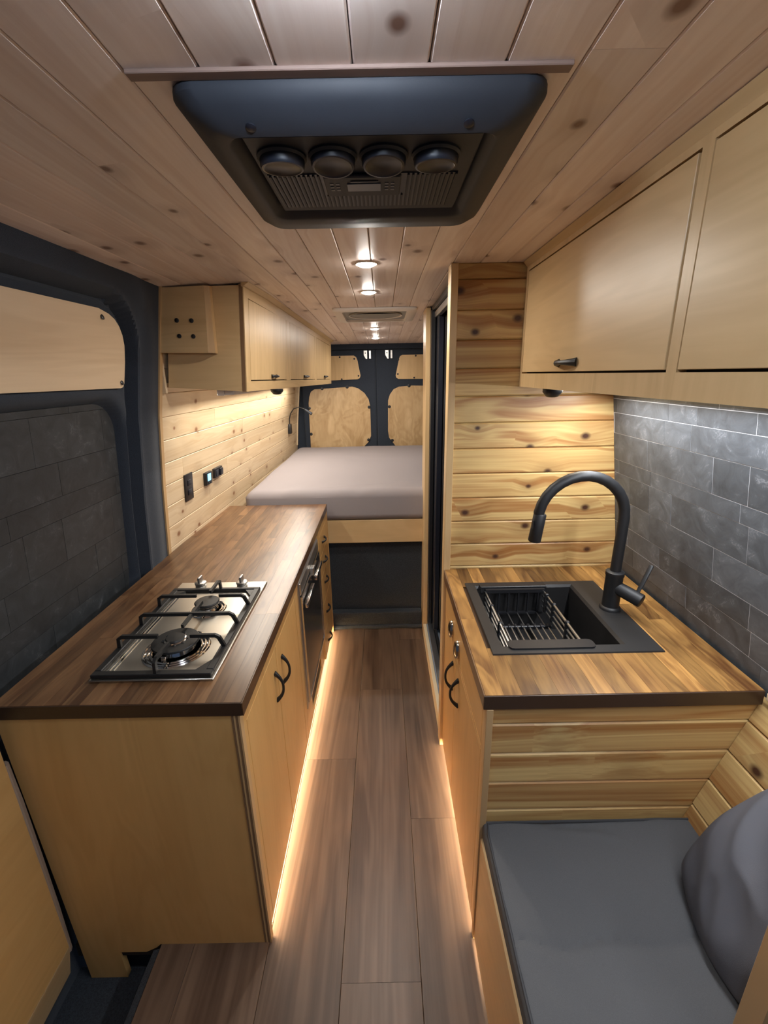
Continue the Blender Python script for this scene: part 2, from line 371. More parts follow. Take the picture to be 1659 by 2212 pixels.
# ------------------------------------------------------------------ sliding door (felt), window recess with slate, plywood panels
def sd_rr(y, z, y0, y1, z0, z1, r):
    cy, cz = (y0+y1)/2, (z0+z1)/2; hy, hz = (y1-y0)/2-r, (z1-z0)/2-r
    dy, dz = abs(y-cy)-hy, abs(z-cz)-hz
    return math.hypot(max(dy, 0), max(dz, 0))+min(max(dy, dz), 0)-r
def sm(x, a, b):
    t = min(1, max(0, (x-a)/(b-a))); return t*t*(3-2*t)
def doff(Y, z):
    zz = max(z, .3)
    d = sd_rr(Y, zz, -.8, 1.685-.0*z, -.5, 1.925, .17)       # outer edge of the door leaf
    o = -.022*(1-sm(d, -.012, .004))                   # leaf sits back
    o += .012*math.exp(-((d-.012)/.011)**2) - .022*math.exp(-((d+.012)/.009)**2)
    o += .010*math.exp(-((d-.10)/.05)**2)              # soft fold on the pillar
    dw = sd_rr(Y, z, .35, 1.625, .80, 1.585, .115)
    o -= .05*(1-sm(dw, -.004, .03)); o += .006*math.exp(-((dw-.045)/.02)**2)
    return o
bm = bmesh.new(); ny, nz = 150, 170; g = []
for i in range(nz+1):
    z = lerp(-.2, 2.03, i/nz); row = []
    for j in range(ny+1):
        Y = lerp(.3, 1.860, (j/ny)**.85); row.append(bm.verts.new((wl(z)+doff(Y, z)-.002, Y, z)))
    g.append(row)
for i in range(nz):
    for j in range(ny): bm.faces.new([g[i][j], g[i][j+1], g[i+1][j+1], g[i+1][j]])
d1 = emit('door_1', bm, FELT, smooth=True); tag(d1, 'black felt-lined sliding side door at the left edge', 'door', kind='structure')
box('door_backing', (-1.16, -.9, -.25), (-1.13, 1.87, 2.08), GAP, d1)
# tiles seen in the recessed window: cut to the rounded opening
def clip_poly(poly, a, b):
    out = []
    for i in range(len(poly)):
        p, q = poly[i], poly[(i+1) % len(poly)]
        sp = (b[0]-a[0])*(p[1]-a[1])-(b[1]-a[1])*(p[0]-a[0]); sq = (b[0]-a[0])*(q[1]-a[1])-(b[1]-a[1])*(q[0]-a[0])
        if sp >= 0: out.append(p)
        if sp*sq < 0:
            t = sp/(sp-sq); out.append((p[0]+t*(q[0]-p[0]), p[1]+t*(q[1]-p[1])))
    return out
def ashlar(u1, v1, rg):
    """stacked ledger pattern: courses of mixed height, each cut into tiles of mixed length"""
    tiles = []; v = 0; last = 0
    while v < v1:
        h = rg.choice([.05, .10, .10, .075]) if last != .05 else rg.choice([.10, .10, .075]); last = h
        x = -rg.uniform(0, .3)
        while x < u1:
            l = rg.choice([.12, .2, .25, .3, .38]); tiles.append((x, x+l, v, v+h)); x += l
        v += h
    return tiles
outl = rrect(.0, 1.272, .0, .79, .11, 6)
rg = random.Random(3)
W0 = V((-1.047, .352, .80)); WX = V((0, 1, 0)); WY = V((.076, 0, .785)).normalized(); WZ = WX.cross(WY)
MW = Matrix((WX, WY, WZ)).transposed().to_4x4(); MW.translation = W0
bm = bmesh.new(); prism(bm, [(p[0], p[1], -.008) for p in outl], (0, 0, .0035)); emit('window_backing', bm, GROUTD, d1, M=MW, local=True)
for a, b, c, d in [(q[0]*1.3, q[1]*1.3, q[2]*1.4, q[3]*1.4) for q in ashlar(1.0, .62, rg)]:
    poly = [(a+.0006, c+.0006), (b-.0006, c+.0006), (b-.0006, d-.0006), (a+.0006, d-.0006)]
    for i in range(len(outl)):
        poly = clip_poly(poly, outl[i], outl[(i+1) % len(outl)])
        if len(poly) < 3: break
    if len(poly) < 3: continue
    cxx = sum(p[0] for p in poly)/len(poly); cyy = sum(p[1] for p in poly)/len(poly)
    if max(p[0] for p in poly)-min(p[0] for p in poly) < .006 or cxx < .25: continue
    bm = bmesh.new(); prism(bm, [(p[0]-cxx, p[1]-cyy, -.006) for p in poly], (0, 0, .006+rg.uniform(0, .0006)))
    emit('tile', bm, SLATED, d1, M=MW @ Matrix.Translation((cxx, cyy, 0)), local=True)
def panel_on(name, pts, xoff, mat, parent, t=.006, grain='y'):
    bm = bmesh.new(); prism(bm, [(wl(z)+xoff, y, z) for y, z in pts], (t, 0, 0)); return emit(name, bm, mat, parent, grain)
pp = panel_on('upper_panel', [(.35, 1.640), (1.607, 1.634), (1.622, 1.637), (1.630, 1.650), (1.636, 1.72), (1.634, 1.775), (1.622, 1.808), (1.603, 1.834), (1.578, 1.853), (1.545, 1.866), (1.491, 1.876), (1.0, 1.874), (.35, 1.872)], -.016, BIRCHP, d1)
for y, z in ((1.508, 1.852), (1.612, 1.652)): screw('screw', (wl(z)-.008, y, z), (1, 0, .18), .008, BLACKP, pp)
# lower plywood card of the sliding door
bm = bmesh.new(); bx(bm, (-1.00, -.4, .05), (-.965, .872, .83), .004); lc = emit('lower_panel', bm, BIRCHB, d1, grain='y')
bm = bmesh.new(); prism(bm, [(-.966, -.4, .05), (-.966, -.4, .045), (-.990, -.4, -.07), (-1.03, -.4, -.07), (-1.03, -.4, .05)], (0, 1.27, 0)); emit('panel_return', bm, BIRCH, d1, grain='y')

# ------------------------------------------------------------------ right tiled wall
Xr = lambda z: lerp(.944, .843, (z-.898)/.67)
T0 = V((Xr(.872), 1.652, .872)); TY = V((Xr(1.64)-Xr(.872), 0, .768)).normalized(); TX = V((0, -1, 0)); TZ = TX.cross(TY)
MT = Matrix((TX, TY, TZ)).transposed().to_4x4(); MT.translation = T0
bm = bmesh.new(); bx(bm, (0, 0, -.03), (1.5, .77, -.0003)); wr = emit('wall_right', bm, GROUT, M=MT, local=True)
tag(wr, 'right wall of grey slate tiles with pale joints behind the sink', 'wall', kind='structure')
rg = random.Random(11)
for a, b, c, d in ashlar(1.5, .77, rg):
    a = max(a, 0); b = min(b, 1.5); d = min(d, .77)
    if b-a < .01 or d-c < .01 or a > 1.4: continue
    bm = bmesh.new(); hx, hy = (b-a)/2-.0009, (d-c)/2-.0009; h = .0036+rg.uniform(0, .0008)
    bx(bm, (-hx, -hy, -h), (hx, hy, 0)); emit('tile', bm, SLATE, wr, M=MT @ Matrix.Translation(((a+b)/2, (c+d)/2, h-.0035)), local=True)
box('wall_backing', (.99, -1.0, -.1), (1.03, 4.7, 2.08), GAP, wr)

# ------------------------------------------------------------------ cedar partition facing the sink, post and shower
pe = box('wall_partition', (.262, 1.668, .0), (.985, 1.70, 2.05), GAP); tag(pe, 'partition of orange cedar boards at the end of the sink counter', 'wall', kind='structure')
zs = [.86, .907]+[1.003+.0963*k for k in range(11)]+[2.016]
for a, b in zip(zs, zs[1:]):
    slab('wall_plank', (.264, 1.653, a), (1, 0, 0), (0, 0, 1), .70, b-a, .014, CEDAR, pe, ch=.0045, gap=.0006, proud=rnd.uniform(-.0004, .0004))
p1 = box('trim_3', (.237, 1.640, 0.0), (.263, 1.70, 2.012), BIRCH, bev=.0015, grain='z'); tag(p1, 'tall pale post at the near side of the shower opening', 'trim', kind='structure')
p2 = box('trim_4', (.243, 2.56, 0.0), (.268, 2.72, 1.998), BIRCH, bev=.0015, grain='z'); tag(p2, 'tall pale post at the far side of the shower opening', 'trim', kind='structure')
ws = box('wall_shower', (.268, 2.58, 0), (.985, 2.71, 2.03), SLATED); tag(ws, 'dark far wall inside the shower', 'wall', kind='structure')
sh = thing('shower_door', (.30, 2.1, 0), 'black retracted shower door in the opening between the two pale posts', 'shower door')
box('jamb', (.268, 2.52, .10), (.292, 2.578, 1.985), BLACKP, sh, .003)
for i in range(5): box('door_slat', (.296+.034*i, 2.44-.015*(i % 2), .11), (.327+.034*i, 2.56, 1.95), [ACD, BLACKP][i % 2], sh, .004)
box('top_track', (.285, 1.705, 1.945), (.312, 2.56, 1.975), SATIN, sh, .003)
box('header', (.272, 1.705, 1.978), (.335, 2.575, 2.0), BLACKP, sh, .002)
box('bottom_track', (.268, 1.705, .085), (.300, 2.56, .105), ALU, sh, .002)
box('seal_strip', (.303, 1.705, .085), (.318, 2.56, .118), BLACKP, sh, .002)
st = thing('shower_tray', (.6, 2.1, 0), 'grey-blue shower tray with ivory threshold behind the shower track', 'shower tray')
box('tray', (.262, 1.705, .0), (.98, 2.575, .08), TRAY, st, .004)
box('threshold', (.242, 1.705, .0), (.262, 2.555, .085), IVORY, st, .002)
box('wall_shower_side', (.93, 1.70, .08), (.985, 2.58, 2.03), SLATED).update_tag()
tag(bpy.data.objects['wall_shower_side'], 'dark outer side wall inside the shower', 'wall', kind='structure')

# ------------------------------------------------------------------ rear wall and rear doors
rw = box('wall_back', (-1.0, 4.61, .3), (1.0, 4.66, 2.05), FELT); tag(rw, 'black felt rear wall and header above the two back doors', 'wall', kind='structure')
box('header_rail', (-.95, 4.575, 1.90), (.95, 4.612, 1.965), FELT, rw, .012, 2)
def rear_door(nm, x0, x1, up, low, lab, clips_up, clips_low):
    d = box(nm, (x0, 4.575, .5), (x1, 4.608, 1.895), FELT, bev=.010, seg=2); tag(d, lab, 'door', kind='structure')
    bm = bmesh.new(); prism(bm, [(x, 4.575, z) for x, z in up], (0, -.007, 0)); u = emit('upper_panel', bm, BIRCH, d, 'z')
    bm = bmesh.new(); prism(bm, [(x, 4.575, z) for x, z in low], (0, -.007, 0)); l = emit('lower_panel', bm, BIRCHR, d, 'z')
    for x, z in clips_up: screw('screw', (x, 4.567, z), (0, -1, 0), .009, BLACKP, u)
    for x, z in clips_low: screw('clip', (x, 4.569, z), (0, -1, 0), .016, BLACKP, l)
rear_door('door_2', -.80, -.062, [(-.62, 1.612), (-.245, 1.622), (-.222, 1.632), (-.212, 1.655), (-.238, 1.800), (-.25, 1.83), (-.272, 1.845), (-.62, 1.845)],
          [(-.755, .80), (-.745, 1.40), (-.735, 1.46), (-.715, 1.51), (-.68, 1.533), (-.50, 1.542), (-.30, 1.553), (-.24, 1.535), (-.18, 1.49), (-.140, 1.43), (-.124, 1.36), (-.124, 1.06), (-.15, 1.00), (-.20, .95), (-.22, .80)],
          'left back door in black felt with two plywood panels', [(-.41, 1.833), (-.268, 1.815), (-.232, 1.655), (-.40, 1.625)],
          [(-.742, 1.35), (-.74, 1.09), (-.60, 1.54), (-.35, 1.55), (-.135, 1.35), (-.15, 1.02)])
rear_door('door_3', -.054, .80, [(.62, 1.612), (.165, 1.618), (.143, 1.630), (.137, 1.652), (.170, 1.803), (.182, 1.832), (.205, 1.843), (.62, 1.845)][::-1],
          [(.755, .80), (.745, 1.40), (.735, 1.54), (.30, 1.552), (.17, 1.544), (.115, 1.52), (.077, 1.47), (.057, 1.41), (.052, 1.108), (.062, 1.04), (.10, .99), (.13, .95), (.15, .80)][::-1],
          'right back door in black felt with two plywood panels', [(.165, 1.80), (.335, 1.833), (.158, 1.665), (.32, 1.628)],
          [(.27, 1.55), (.07, 1.35), (.095, 1.01)])
for x, s in ((-.137, 'left'), (.073, 'right')):
    t = thing('door_bracket', (x, 4.56, 1.85), f'small silver catch at the top of the {s} back door', 'bracket')
    bm = bmesh.new(); prism(bm, [(x-.036, 4.555, 1.888), (x-.004, 4.555, 1.888), (x-.004, 4.555, 1.81), (x-.016, 4.555, 1.81), (x-.036, 4.555, 1.845)], (0, .018, 0)); emit('catch_plate', bm, SATIN, t)
    box('catch_arm', (x+.014, 4.55, 1.812), (x+.034, 4.573, 1.888), SATIN, t, .002)
    screw('screw', (x-.02, 4.555, 1.865), (0, -1, 0), .006, BLACKP, t)

# ------------------------------------------------------------------ handles
def bow(name, c, along, out, L, h, mat, parent, r=.0045, flare=1.9):
    bm = bmesh.new(); c = V(c); a = V(along); o = V(out); pts = []; rr = []
    for k in range(13):
        t = -1+2*k/12; pts.append(c+a*(t*L/2)+o*(h*(1-abs(t)**2.4)-.001)); rr.append(r*(1+(flare-1)*abs(t)**3))
    tube(bm, pts, rr, 8); return emit(name, bm, mat, parent, smooth=True)
def stavetop(root, x0, x1, y0, y1, z, hole, mat, rg, wst=.045, t=.005):
    n = round((x1-x0)/wst); ws_ = (x1-x0)/n
    for i in range(n):
        a = x0+i*ws_; b = a+ws_
        segs = [(y0, y1)]
        if hole and b > hole[0]+.001 and a < hole[1]-.001: segs = [(y0, hole[2]), (hole[3], y1)]
        for s0, s1 in segs:
            y = s0
            while y < s1-.001:
                l = rg.uniform(.28, .75); e = min(s1, y+l)
                if s1-e < .1: e = s1
                box('stave', (a+.0002, y+.0002, z-t), (b-.0002, e-.0002, z), mat, root, grain='y'); y = e

# ------------------------------------------------------------------ left counter
lt = thing('countertop', (-.67, 1.76, .86), 'long dark walnut-stained butcher block counter with the gas hob in it', 'countertop')
box('core', (-.985, .897, .860), (-.363, 2.633, .893), DARKEDGE, lt)
stavetop(lt, -.985, -.363, .897, 2.633, .898, None, STAVE, random.Random(5))
tag(box('front_edge', (-.985, .893, .860), (-.363, .897, .8978), DARKEDGE, lt, .0008), 'dark brown front edge')
tag(box('side_edge', (-.363, .893, .860), (-.359, 2.633, .8978), STAVE, lt, .0008, grain='y'), 'brown edge band along the aisle')

# hob cabinet
hc = thing('base_cabinet', (-.68, 1.27, 0), 'plywood base cabinet with two tall doors under the gas hob', 'cabinet')
bm = bmesh.new(); prism(bm, [(-.985, .899, .857), (-.393, .899, .857), (-.393, .899, .0), (-.715, .899, .0), (-.730, .899, -.015), (-.765, .899, -.035), (-.848, .899, -.035), (-.845, .899, -.155), (-.962, .899, -.155)], (0, .018, 0))
emit('side_panel', bm, BIRCHB, hc, 'z')
for i in range(4): box('ply_edge', (-.393+.0055*i, .897, .003), (-.3882+.0055*i, .917, .857), [PLYEDGE, BIRCHEDGE][i % 2], hc)
def frame_face(parent, y0, y1, z0, z1, opens, x0, x1, mat=BIRCHB, name='face_frame'):
    """sheet in the y-z plane with rectangular openings, assembled from rails and stiles"""
    ys = sorted({y0, y1, *[o[0] for o in opens], *[o[1] for o in opens]}); zz = sorted({z0, z1, *[o[2] for o in opens], *[o[3] for o in opens]})
    bm = bmesh.new()
    for a, b in zip(ys, ys[1:]):
        run = None
        for c, d in zip(zz, zz[1:]):
            cy, cz = (a+b)/2, (c+d)/2
            inside = any(o[0] < cy < o[1] and o[2] < cz < o[3] for o in opens)
            if not inside: run = (run[0], d) if run else (c, d)
            if inside or d == zz[-1]:
                if run: bx(bm, (x0, a, run[0]), (x1, b, run[1])); run = None
    return emit(name, bm, mat, parent, 'z')
FX0, FX1 = -.389, -.372
frame_face(hc, .917, 1.648, .055, .857, [(.938, 1.6, .072, .806)], FX0, FX1)
for a, b, c in ((.9395, 1.2595, 'first'), (1.2615, 1.5985, 'second')):
    d = box('door', (FX0, a+.0015, .0735), (FX1, b-.0015, .8045), BIRCHB, hc, .0008, grain='z')
bow('handle', (FX1, 1.223, .679), (0, 0, 1), (1, 0, 0), .108, .026, MATTE, [o for o in hc.children if o.name.startswith('door')][0])
bow('handle', (FX1, 1.323, .674), (0, 0, 1), (1, 0, 0), .108, .026, MATTE, [o for o in hc.children if o.name.startswith('door')][1])
box('gap_shade_backing', (-.975, .92, .06), (-.40, 1.64, .85), GAP, hc)  # dark block filling the cabinet, stands in for shade in the door gaps
box('kickboard', (-.46, .93, 0), (-.445, 1.648, .055), BIRCHB, hc)
box('hole_shade_backing', (-.98, .935, -.19), (-.70, .945, .0), BLACKP, hc)  # dark sheet added behind the side panel opening, so it reads as shade
# fridge cabinet
fc = thing('fridge_cabinet', (-.68, 1.94, 0), 'plywood surround housing the fridge with a dark vent below', 'cabinet')
frame_face(fc, 1.649, 2.232, .055, .857, [(1.655, 2.226, .205, .852), (1.79, 2.11, .085, .165)], FX0, FX1)
bm = bmesh.new()
for i in range(8): bx(bm, (-.384, 1.795, .088+.0095*i), (-.377, 2.105, .0925+.0095*i))
emit('vent_grille', bm, BLACKP, fc); box('vent_back', (-.41, 1.78, .06), (-.392, 2.12, .19), GAP, fc)
box('kickboard', (-.46, 1.65, 0), (-.445, 2.232, .055), BIRCHB, fc)
fg = thing('fridge', (-.66, 1.94, .2), 'built-in fridge with steel frame, dark door and chrome latch bars', 'fridge')
box('body', (-.96, 1.66, .21), (-.392, 2.222, .845), ACD, fg)
frame_face(fg, 1.655, 2.226, .205, .852, [(1.675, 2.206, .225, .832)], -.39, -.367, SATIN, 'frame')
box('door', (-.39, 1.682, .232), (-.360, 2.2, .760), DARKDOOR, fg, .004, 2)
dd = frame_face(fg, 1.676, 2.205, .226, .765, [(1.688, 2.193, .238, .753)], -.372, -.357, CHROME, 'door_trim')
box('control_strip', (-.385, 1.676, .772), (-.361, 2.205, .828), SATIN, fg, .003)
box('latch', (-.362, 1.915, .752), (-.342, 1.955, .792), SATIN, fg, .004, 2)
for a, b in ((1.70, 1.90), (1.97, 2.17)):
    bm = bmesh.new(); bx(bm, (-.357, a, .700), (-.338, b, .722), .004, 2); emit('grip', bm, CHROME, fg, smooth=True)
# drawer cabinet
FX0, FX1 = -.379, -.362
dc = thing('drawer_cabinet', (-.68, 2.43, 0), 'tall stack of five small plywood drawers beside the bed', 'cabinet')
dz = [(.692, .815), (.567, .688), (.395, .563), (.215, .391), (.07, .211)]
frame_face(dc, 2.233, 2.628, .055, .857, [(2.25, 2.60, .068, .817)], FX0, FX1)
for (a, b), hz in zip(dz, (.752, .628, .498, .303, .105)):
    d = box('drawer_front', (FX0, 2.2515, a), (FX1, 2.5985, b), BIRCHB, dc, .0008, grain='z')
    bow('handle', (FX1, 2.40, hz), (0, 1, 0), (1, 0, 0), .090, .019, MATTE, d)
box('gap_shade_backing', (-.975, 2.24, .06), (-.392, 2.61, .85), GAP, dc)  # dark fill standing in for the shade between the drawer fronts
box('end_panel', (-.975, 2.612, .0), (-.361, 2.630, .857), BIRCHB, dc, grain='z')
box('kickboard', (-.46, 2.233, 0), (-.445, 2.612, .055), BIRCHB, dc)
# warm strip light under the fronts
tl = box('toe_kick_light', (-.432, .925, .048), (-.420, 2.60, .054), TOEE); tag(tl, 'warm led strip glowing under the left cabinets', 'light strip')
area('toe_lamp_left', (-.426, 1.76, .047), .012, 1.68, TOE_W, TOE_C)
# gasket by the gable
bm = bmesh.new(); tube(bm, [(-.984, .876, z) for z in (.735, .6, .4, .2, .02)], [.015, .018, .018, .017, .014], 8); o = emit('door_gasket', bm, GASKET, smooth=True); tag(o, 'pale grey foam gasket running down beside the hob cabinet side', 'gasket')

# ------------------------------------------------------------------ gas hob
hb = thing('gas_hob', (-.626, 1.265, .898), 'two-burner steel gas hob with cast iron grate set in the left counter', 'hob')
bm = bmesh.new(); bx(bm, (-.792, .979, .898), (-.461, 1.553, .9045), .002); emit('steel_plate', bm, STEEL, hb, 'y', smooth=True)
bm = bmesh.new(); bx(bm, (-.764, 1.02, .9046), (-.758, 1.455, .9068), .0008); bx(bm, (-.753, 1.02, .9046), (-.747, 1.455, .9068), .0008); emit('pressed_rib', bm, CHROME, hb)
def ringp(c, rs, nm, mat, tub=.003, z=.906):
    bm = bmesh.new(); seg = 40
    for r in rs:
        pr = [(r-tub*1.6, 0), (r-tub*.6, tub), (r+tub*.6, tub), (r+tub*1.6, 0)]; lathe(bm, pr, (c[0], c[1], z-.0012), seg=seg)
    return emit(nm, bm, mat, hb, smooth=True)
B1 = (-.618, 1.118); B2 = (-.612, 1.345)
ringp(B1, (.070, .080, .090), 'burner_dish', CHROME, .0028); ringp(B2, (.046, .056), 'burner_dish', CHROME, .0028)
bm = bmesh.new(); lathe(bm, [(.052, 0), (.054, .004), (.050, .016), (.060, .021), (.060, .024), (.0, .024)], (*B1, .905), seg=40); emit('burner_ring_body', bm, CHROME, hb, smooth=True)
bm = bmesh.new(); lathe(bm, [(.036, .030), (.064, .029), (.066, .026), (.066, .0235), (.036, .0235)], (*B1, .905), seg=40); emit('burner_ring', bm, IRON, hb, smooth=True)
bm = bmesh.new(); lathe(bm, [(.030, .024), (.031, .031), (.028, .033), (.0, .033)], (*B1, .905), seg=32); emit('burner_crown', bm, CHROME, hb, smooth=True)
bm = bmesh.new(); lathe(bm, [(.026, .033), (.027, .036), (.024, .039), (.0, .040)], (*B1, .905), seg=32); emit('burner_cap', bm, IRON, hb, smooth=True)
for k in range(8):
    a = k*math.pi/4+.3; bm = bmesh.new(); p = V((B1[0]+.0325*math.cos(a), B1[1]+.0325*math.sin(a), .934)); bx(bm, p-V((.004, .004, .004)), p+V((.004, .004, .003))); emit('flame_tooth', bm, CHROME, hb)
box('igniter', (B1[0]-.012, B1[1]-.071, .905), (B1[0]+.002, B1[1]-.059, .926), CHROME, hb, .001)
bm = bmesh.new(); lathe(bm, [(.034, 0), (.035, .004), (.030, .010), (.036, .018), (.037, .024), (.0, .024)], (*B2, .905), seg=32); emit('burner_crown', bm, CHROME, hb, smooth=True)
bm = bmesh.new(); lathe(bm, [(.040, .0245), (.041, .029), (.038, .032), (.0, .033)], (*B2, .905), seg=32); emit('burner_cap', bm, IRON, hb, smooth=True)
gr = thing('pan_grate', (-.626, 1.24, .9046), 'black cast iron grate over the hob burners', 'grate')
hb_grate = gr
bm = bmesh.new()
gx0, gx1, gy0, gy1 = -.790, -.468, .985, 1.485; zt, zb2 = .9046, .9165; bw = .020
for lo, hi in (((gx0, gy0), (gx1, gy0+bw)), ((gx0, gy1-bw*.8), (gx1, gy1)), ((gx0, gy0+bw), (gx0+bw, gy1-bw*.8)), ((gx1-bw, gy0+bw), (gx1, gy1-bw*.8))):
    bx(bm, (*lo, zt), (*hi, zb2), .002)
for cx_, cy_, sx, sy in ((gx1-bw, gy0+bw, -1, 1), (gx1-bw, gy1-bw, -1, -1), (gx0+bw, gy1-bw, 1, -1)):
    prism(bm, [(cx_, cy_, zt), (cx_+sx*.030, cy_, zt), (cx_, cy_+sy*.045, zt)], (0, 0, .010))
emit('frame', bm, IRON, gr)
def arm(pts, hw=.0042, hh=.0055):
    bm = bmesh.new()
    pts = [V(p) for p in pts]; rings = []
    dxy = V((pts[-1].x-pts[0].x, pts[-1].y-pts[0].y, 0)).normalized(); s = dxy.cross(V((0, 0, 1)))
    for i, p in enumerate(pts):
        t = (pts[min(i+1, len(pts)-1)]-pts[max(i-1, 0)]).normalized(); u = s.cross(t).normalized()
        rings.append([p-s*hw-u*hh, p+s*hw-u*hh, p+s*hw+u*hh, p-s*hw+u*hh])
    loft(bm, rings); emit('bar', bm, IRON, gr)
Zt = .951
def cross(y, xa, xb, left=True, right=True):
    if left: arm([(gx0+.009, y, .912), (gx0+.012, y, Zt-.006), (gx0+.022, y, Zt), (xa, y, Zt)])
    if right: arm([(xb, y, Zt), (gx1-.030, y, Zt), (gx1-.020, y, Zt-.006), (gx1-.006, y, .912)])
cross(1.112, -.664, -.570); cross(1.355, -.650, -.572)
arm([(gx0+.009, 1.235, .912), (gx0+.012, 1.235, Zt-.006), (gx0+.022, 1.235, Zt), (gx1-.030, 1.235, Zt), (gx1-.020, 1.235, Zt-.006), (gx1-.006, 1.235, .912)])
arm([(-.618, gy0+.008, .912), (-.618, gy0+.011, Zt-.006), (-.618, gy0+.022, Zt), (-.618, 1.078, Zt-.002)])
arm([(-.616, 1.165, Zt-.002), (-.616, 1.315, Zt-.002)])
arm([(-.614, 1.385, Zt-.002), (-.614, gy1-.022, Zt), (-.614, gy1-.009, Zt-.006), (-.614, gy1-.006, .912)])
for x in (-.706, -.549):
    bm = bmesh.new(); lathe(bm, [(.019, 0), (.0195, .004), (.016, .006), (.021, .010), (.021, .016), (.018, .018), (.0, .018)], (x, 1.522, .9046), seg=24)
    k = emit('knob', bm, SATIN, hb, smooth=True)
    bm = bmesh.new(); bx(bm, (x-.0045, 1.506, .921), (x+.0045, 1.538, .944), .002, 2); emit('knob_grip', bm, SATIN, k, smooth=True)

# ------------------------------------------------------------------ left overhead cabinet
oc = thing('overhead_cabinet', (-.7, 3.0, 1.6), 'long plywood wall cabinet with three flap doors above the left counter', 'cabinet')
fxb = lambda Y: -.563+.040*(Y-1.9)        # bottom front edge
fxt = lambda Y: -.533+.034*(Y-1.9)
Y0, Y1 = 1.90, 4.24
zbot = lambda Y: 1.605-.006*(Y-1.9)
def oq(name, ya, yb, za, zb_, mat, parent, t0, t1, grain='z', bev=0):
    """panel lying on the slightly leaning, slightly converging cabinet front; za,zb_ are fractions of the front height"""
    bm = bmesh.new()
    def pt(Y, f, t):
        zl, zh = zbot(Y), zc(-.55, Y)-.004; z = lerp(zl, zh, f); x = lerp(fxb(Y), fxt(Y), f); return V((x+t, Y, z))
    loft(bm, [[pt(ya, za, t0), pt(ya, zb_, t0), pt(ya, zb_, t1), pt(ya, za, t1)], [pt(yb, za, t0), pt(yb, zb_, t0), pt(yb, zb_, t1), pt(yb, za, t1)]])
    return emit(name, bm, mat, parent, grain)
doors_l = [(1.955, 2.585), (2.665, 3.43), (3.50, 4.155)]; fa, fb = .105, .895
oq('bottom_rail', Y0, Y1, 0, fa, BIRCH, oc, -.018, 0, 'y'); oq('top_rail', Y0, Y1, fb, 1, BIRCH, oc, -.018, 0, 'y')
ed = [Y0]+[v for d in doors_l for v in d]+[Y1]
for a, b in zip(ed[::2], ed[1::2]): oq('stile', a, b, fa, fb, BIRCH, oc, -.018, 0)
oq('gap_shade_backing', Y0+.02, Y1-.02, .04, .96, GAP, oc, -.032, -.0185)  # dark sheet added close behind the doors, so their gaps look shaded
for i, (a, b) in enumerate(doors_l):
    d = oq('door', a+.0035, b-.0035, fa+.010, fb-.010, BIRCH, oc, -.017, .0)
    ym = (2.31, 3.08, 3.88)[i]; bow('handle', (fxb(ym)+.006, ym, zbot(ym)+.062), (0, 1, 0), (1, 0, 0), (.085, .10, .10)[i], .022, MATTE, d, r=.005)
bm = bmesh.new(); loft(bm, [[(wl(1.632)+.022, Y0, 1.628), (wl(2.0)+.01, Y0, 2.002), (fxt(Y0)-.018, Y0, 2.006), (fxb(Y0)-.018, Y0, 1.606)],
                            [(wl(1.632)+.022, Y0+.018, 1.628), (wl(2.0)+.01, Y0+.018, 2.002), (fxt(Y0)-.018, Y0+.018, 2.006), (fxb(Y0)-.018, Y0+.018, 1.606)]])
emit('side_panel', bm, BIRCH, oc, 'x')
bm = bmesh.new(); loft(bm, [[(fxb(Y0)-.018, Y0-.001, 1.606), (fxt(Y0)-.018, Y0-.001, 2.006), (fxt(Y0)-.004, Y0-.001, 2.006), (fxb(Y0)-.004, Y0-.001, 1.606)],
                            [(fxb(Y0)-.018, Y0-.0002, 1.606), (fxt(Y0)-.018, Y0-.0002, 2.006), (fxt(Y0)-.004, Y0-.0002, 2.006), (fxb(Y0)-.004, Y0-.0002, 1.606)]])
emit('ply_edge', bm, PLYEDGE, oc)
bm = bmesh.new(); loft(bm, [[(wlY(1.62, Y)+.004, Y, 1.628-.006*(Y-1.9)), (fxb(Y)-.018, Y, zbot(Y)+.004), (fxb(Y)-.018, Y, zbot(Y)+.022), (wlY(1.64, Y)+.004, Y, 1.646-.006*(Y-1.9))] for Y in (Y0+.018, Y1)])
emit('bottom_panel', bm, BIRCH, oc, 'y')
bm = bmesh.new(); loft(bm, [[(wlY(1.65, Y)+.01, Y, 1.65), (wlY(1.9, Y)+.02, Y, 1.9), (fxt(Y)-.02, Y, 1.9), (fxb(Y)-.02, Y, 1.65)] for Y in (Y1-.02, Y1-.002)])
emit('end_panel', bm, BIRCH, oc, 'x')
box('filler_strip', (-.912, 1.886, 1.605), (-.893, 1.902, 1.758), PINE, oc, grain='z')
cp = thing('conduit_box', (-.77, 1.88, 1.87), 'small plywood box with four black screws on the end of the left wall cabinet', 'box')
bm = bmesh.new(); prism(bm, [(-.890, 1.862, 1.762), (-.689, 1.862, 1.758), (-.673, 1.862, 2.000), (-.848, 1.862, 1.995)], (0, .037, 0)); emit('front_panel', bm, BIRCH, cp)
bm = bmesh.new(); prism(bm, [(-.689, 1.862, 1.758), (-.664, 1.870, 1.756), (-.656, 1.870, 2.000), (-.673, 1.862, 2.000)], (0, .028, 0)); emit('side_strip', bm, BIRCHEDGE, cp)
for x, z in ((-.795, 1.879), (-.738, 1.877), (-.794, 1.822), (-.739, 1.820)): screw('screw', (x, 1.862, z), (0, -1, 0), .0085, BLACKP, cp)
cov = bmesh.new(); prism(cov, [(-.55, 1.88, 2.011), (-.55, 1.88, 1.998), (-.525, 1.88, 1.999), (-.505, 1.88, 2.011)], (0, .001, 0))
bm = bmesh.new(); cov.free()
rings = []
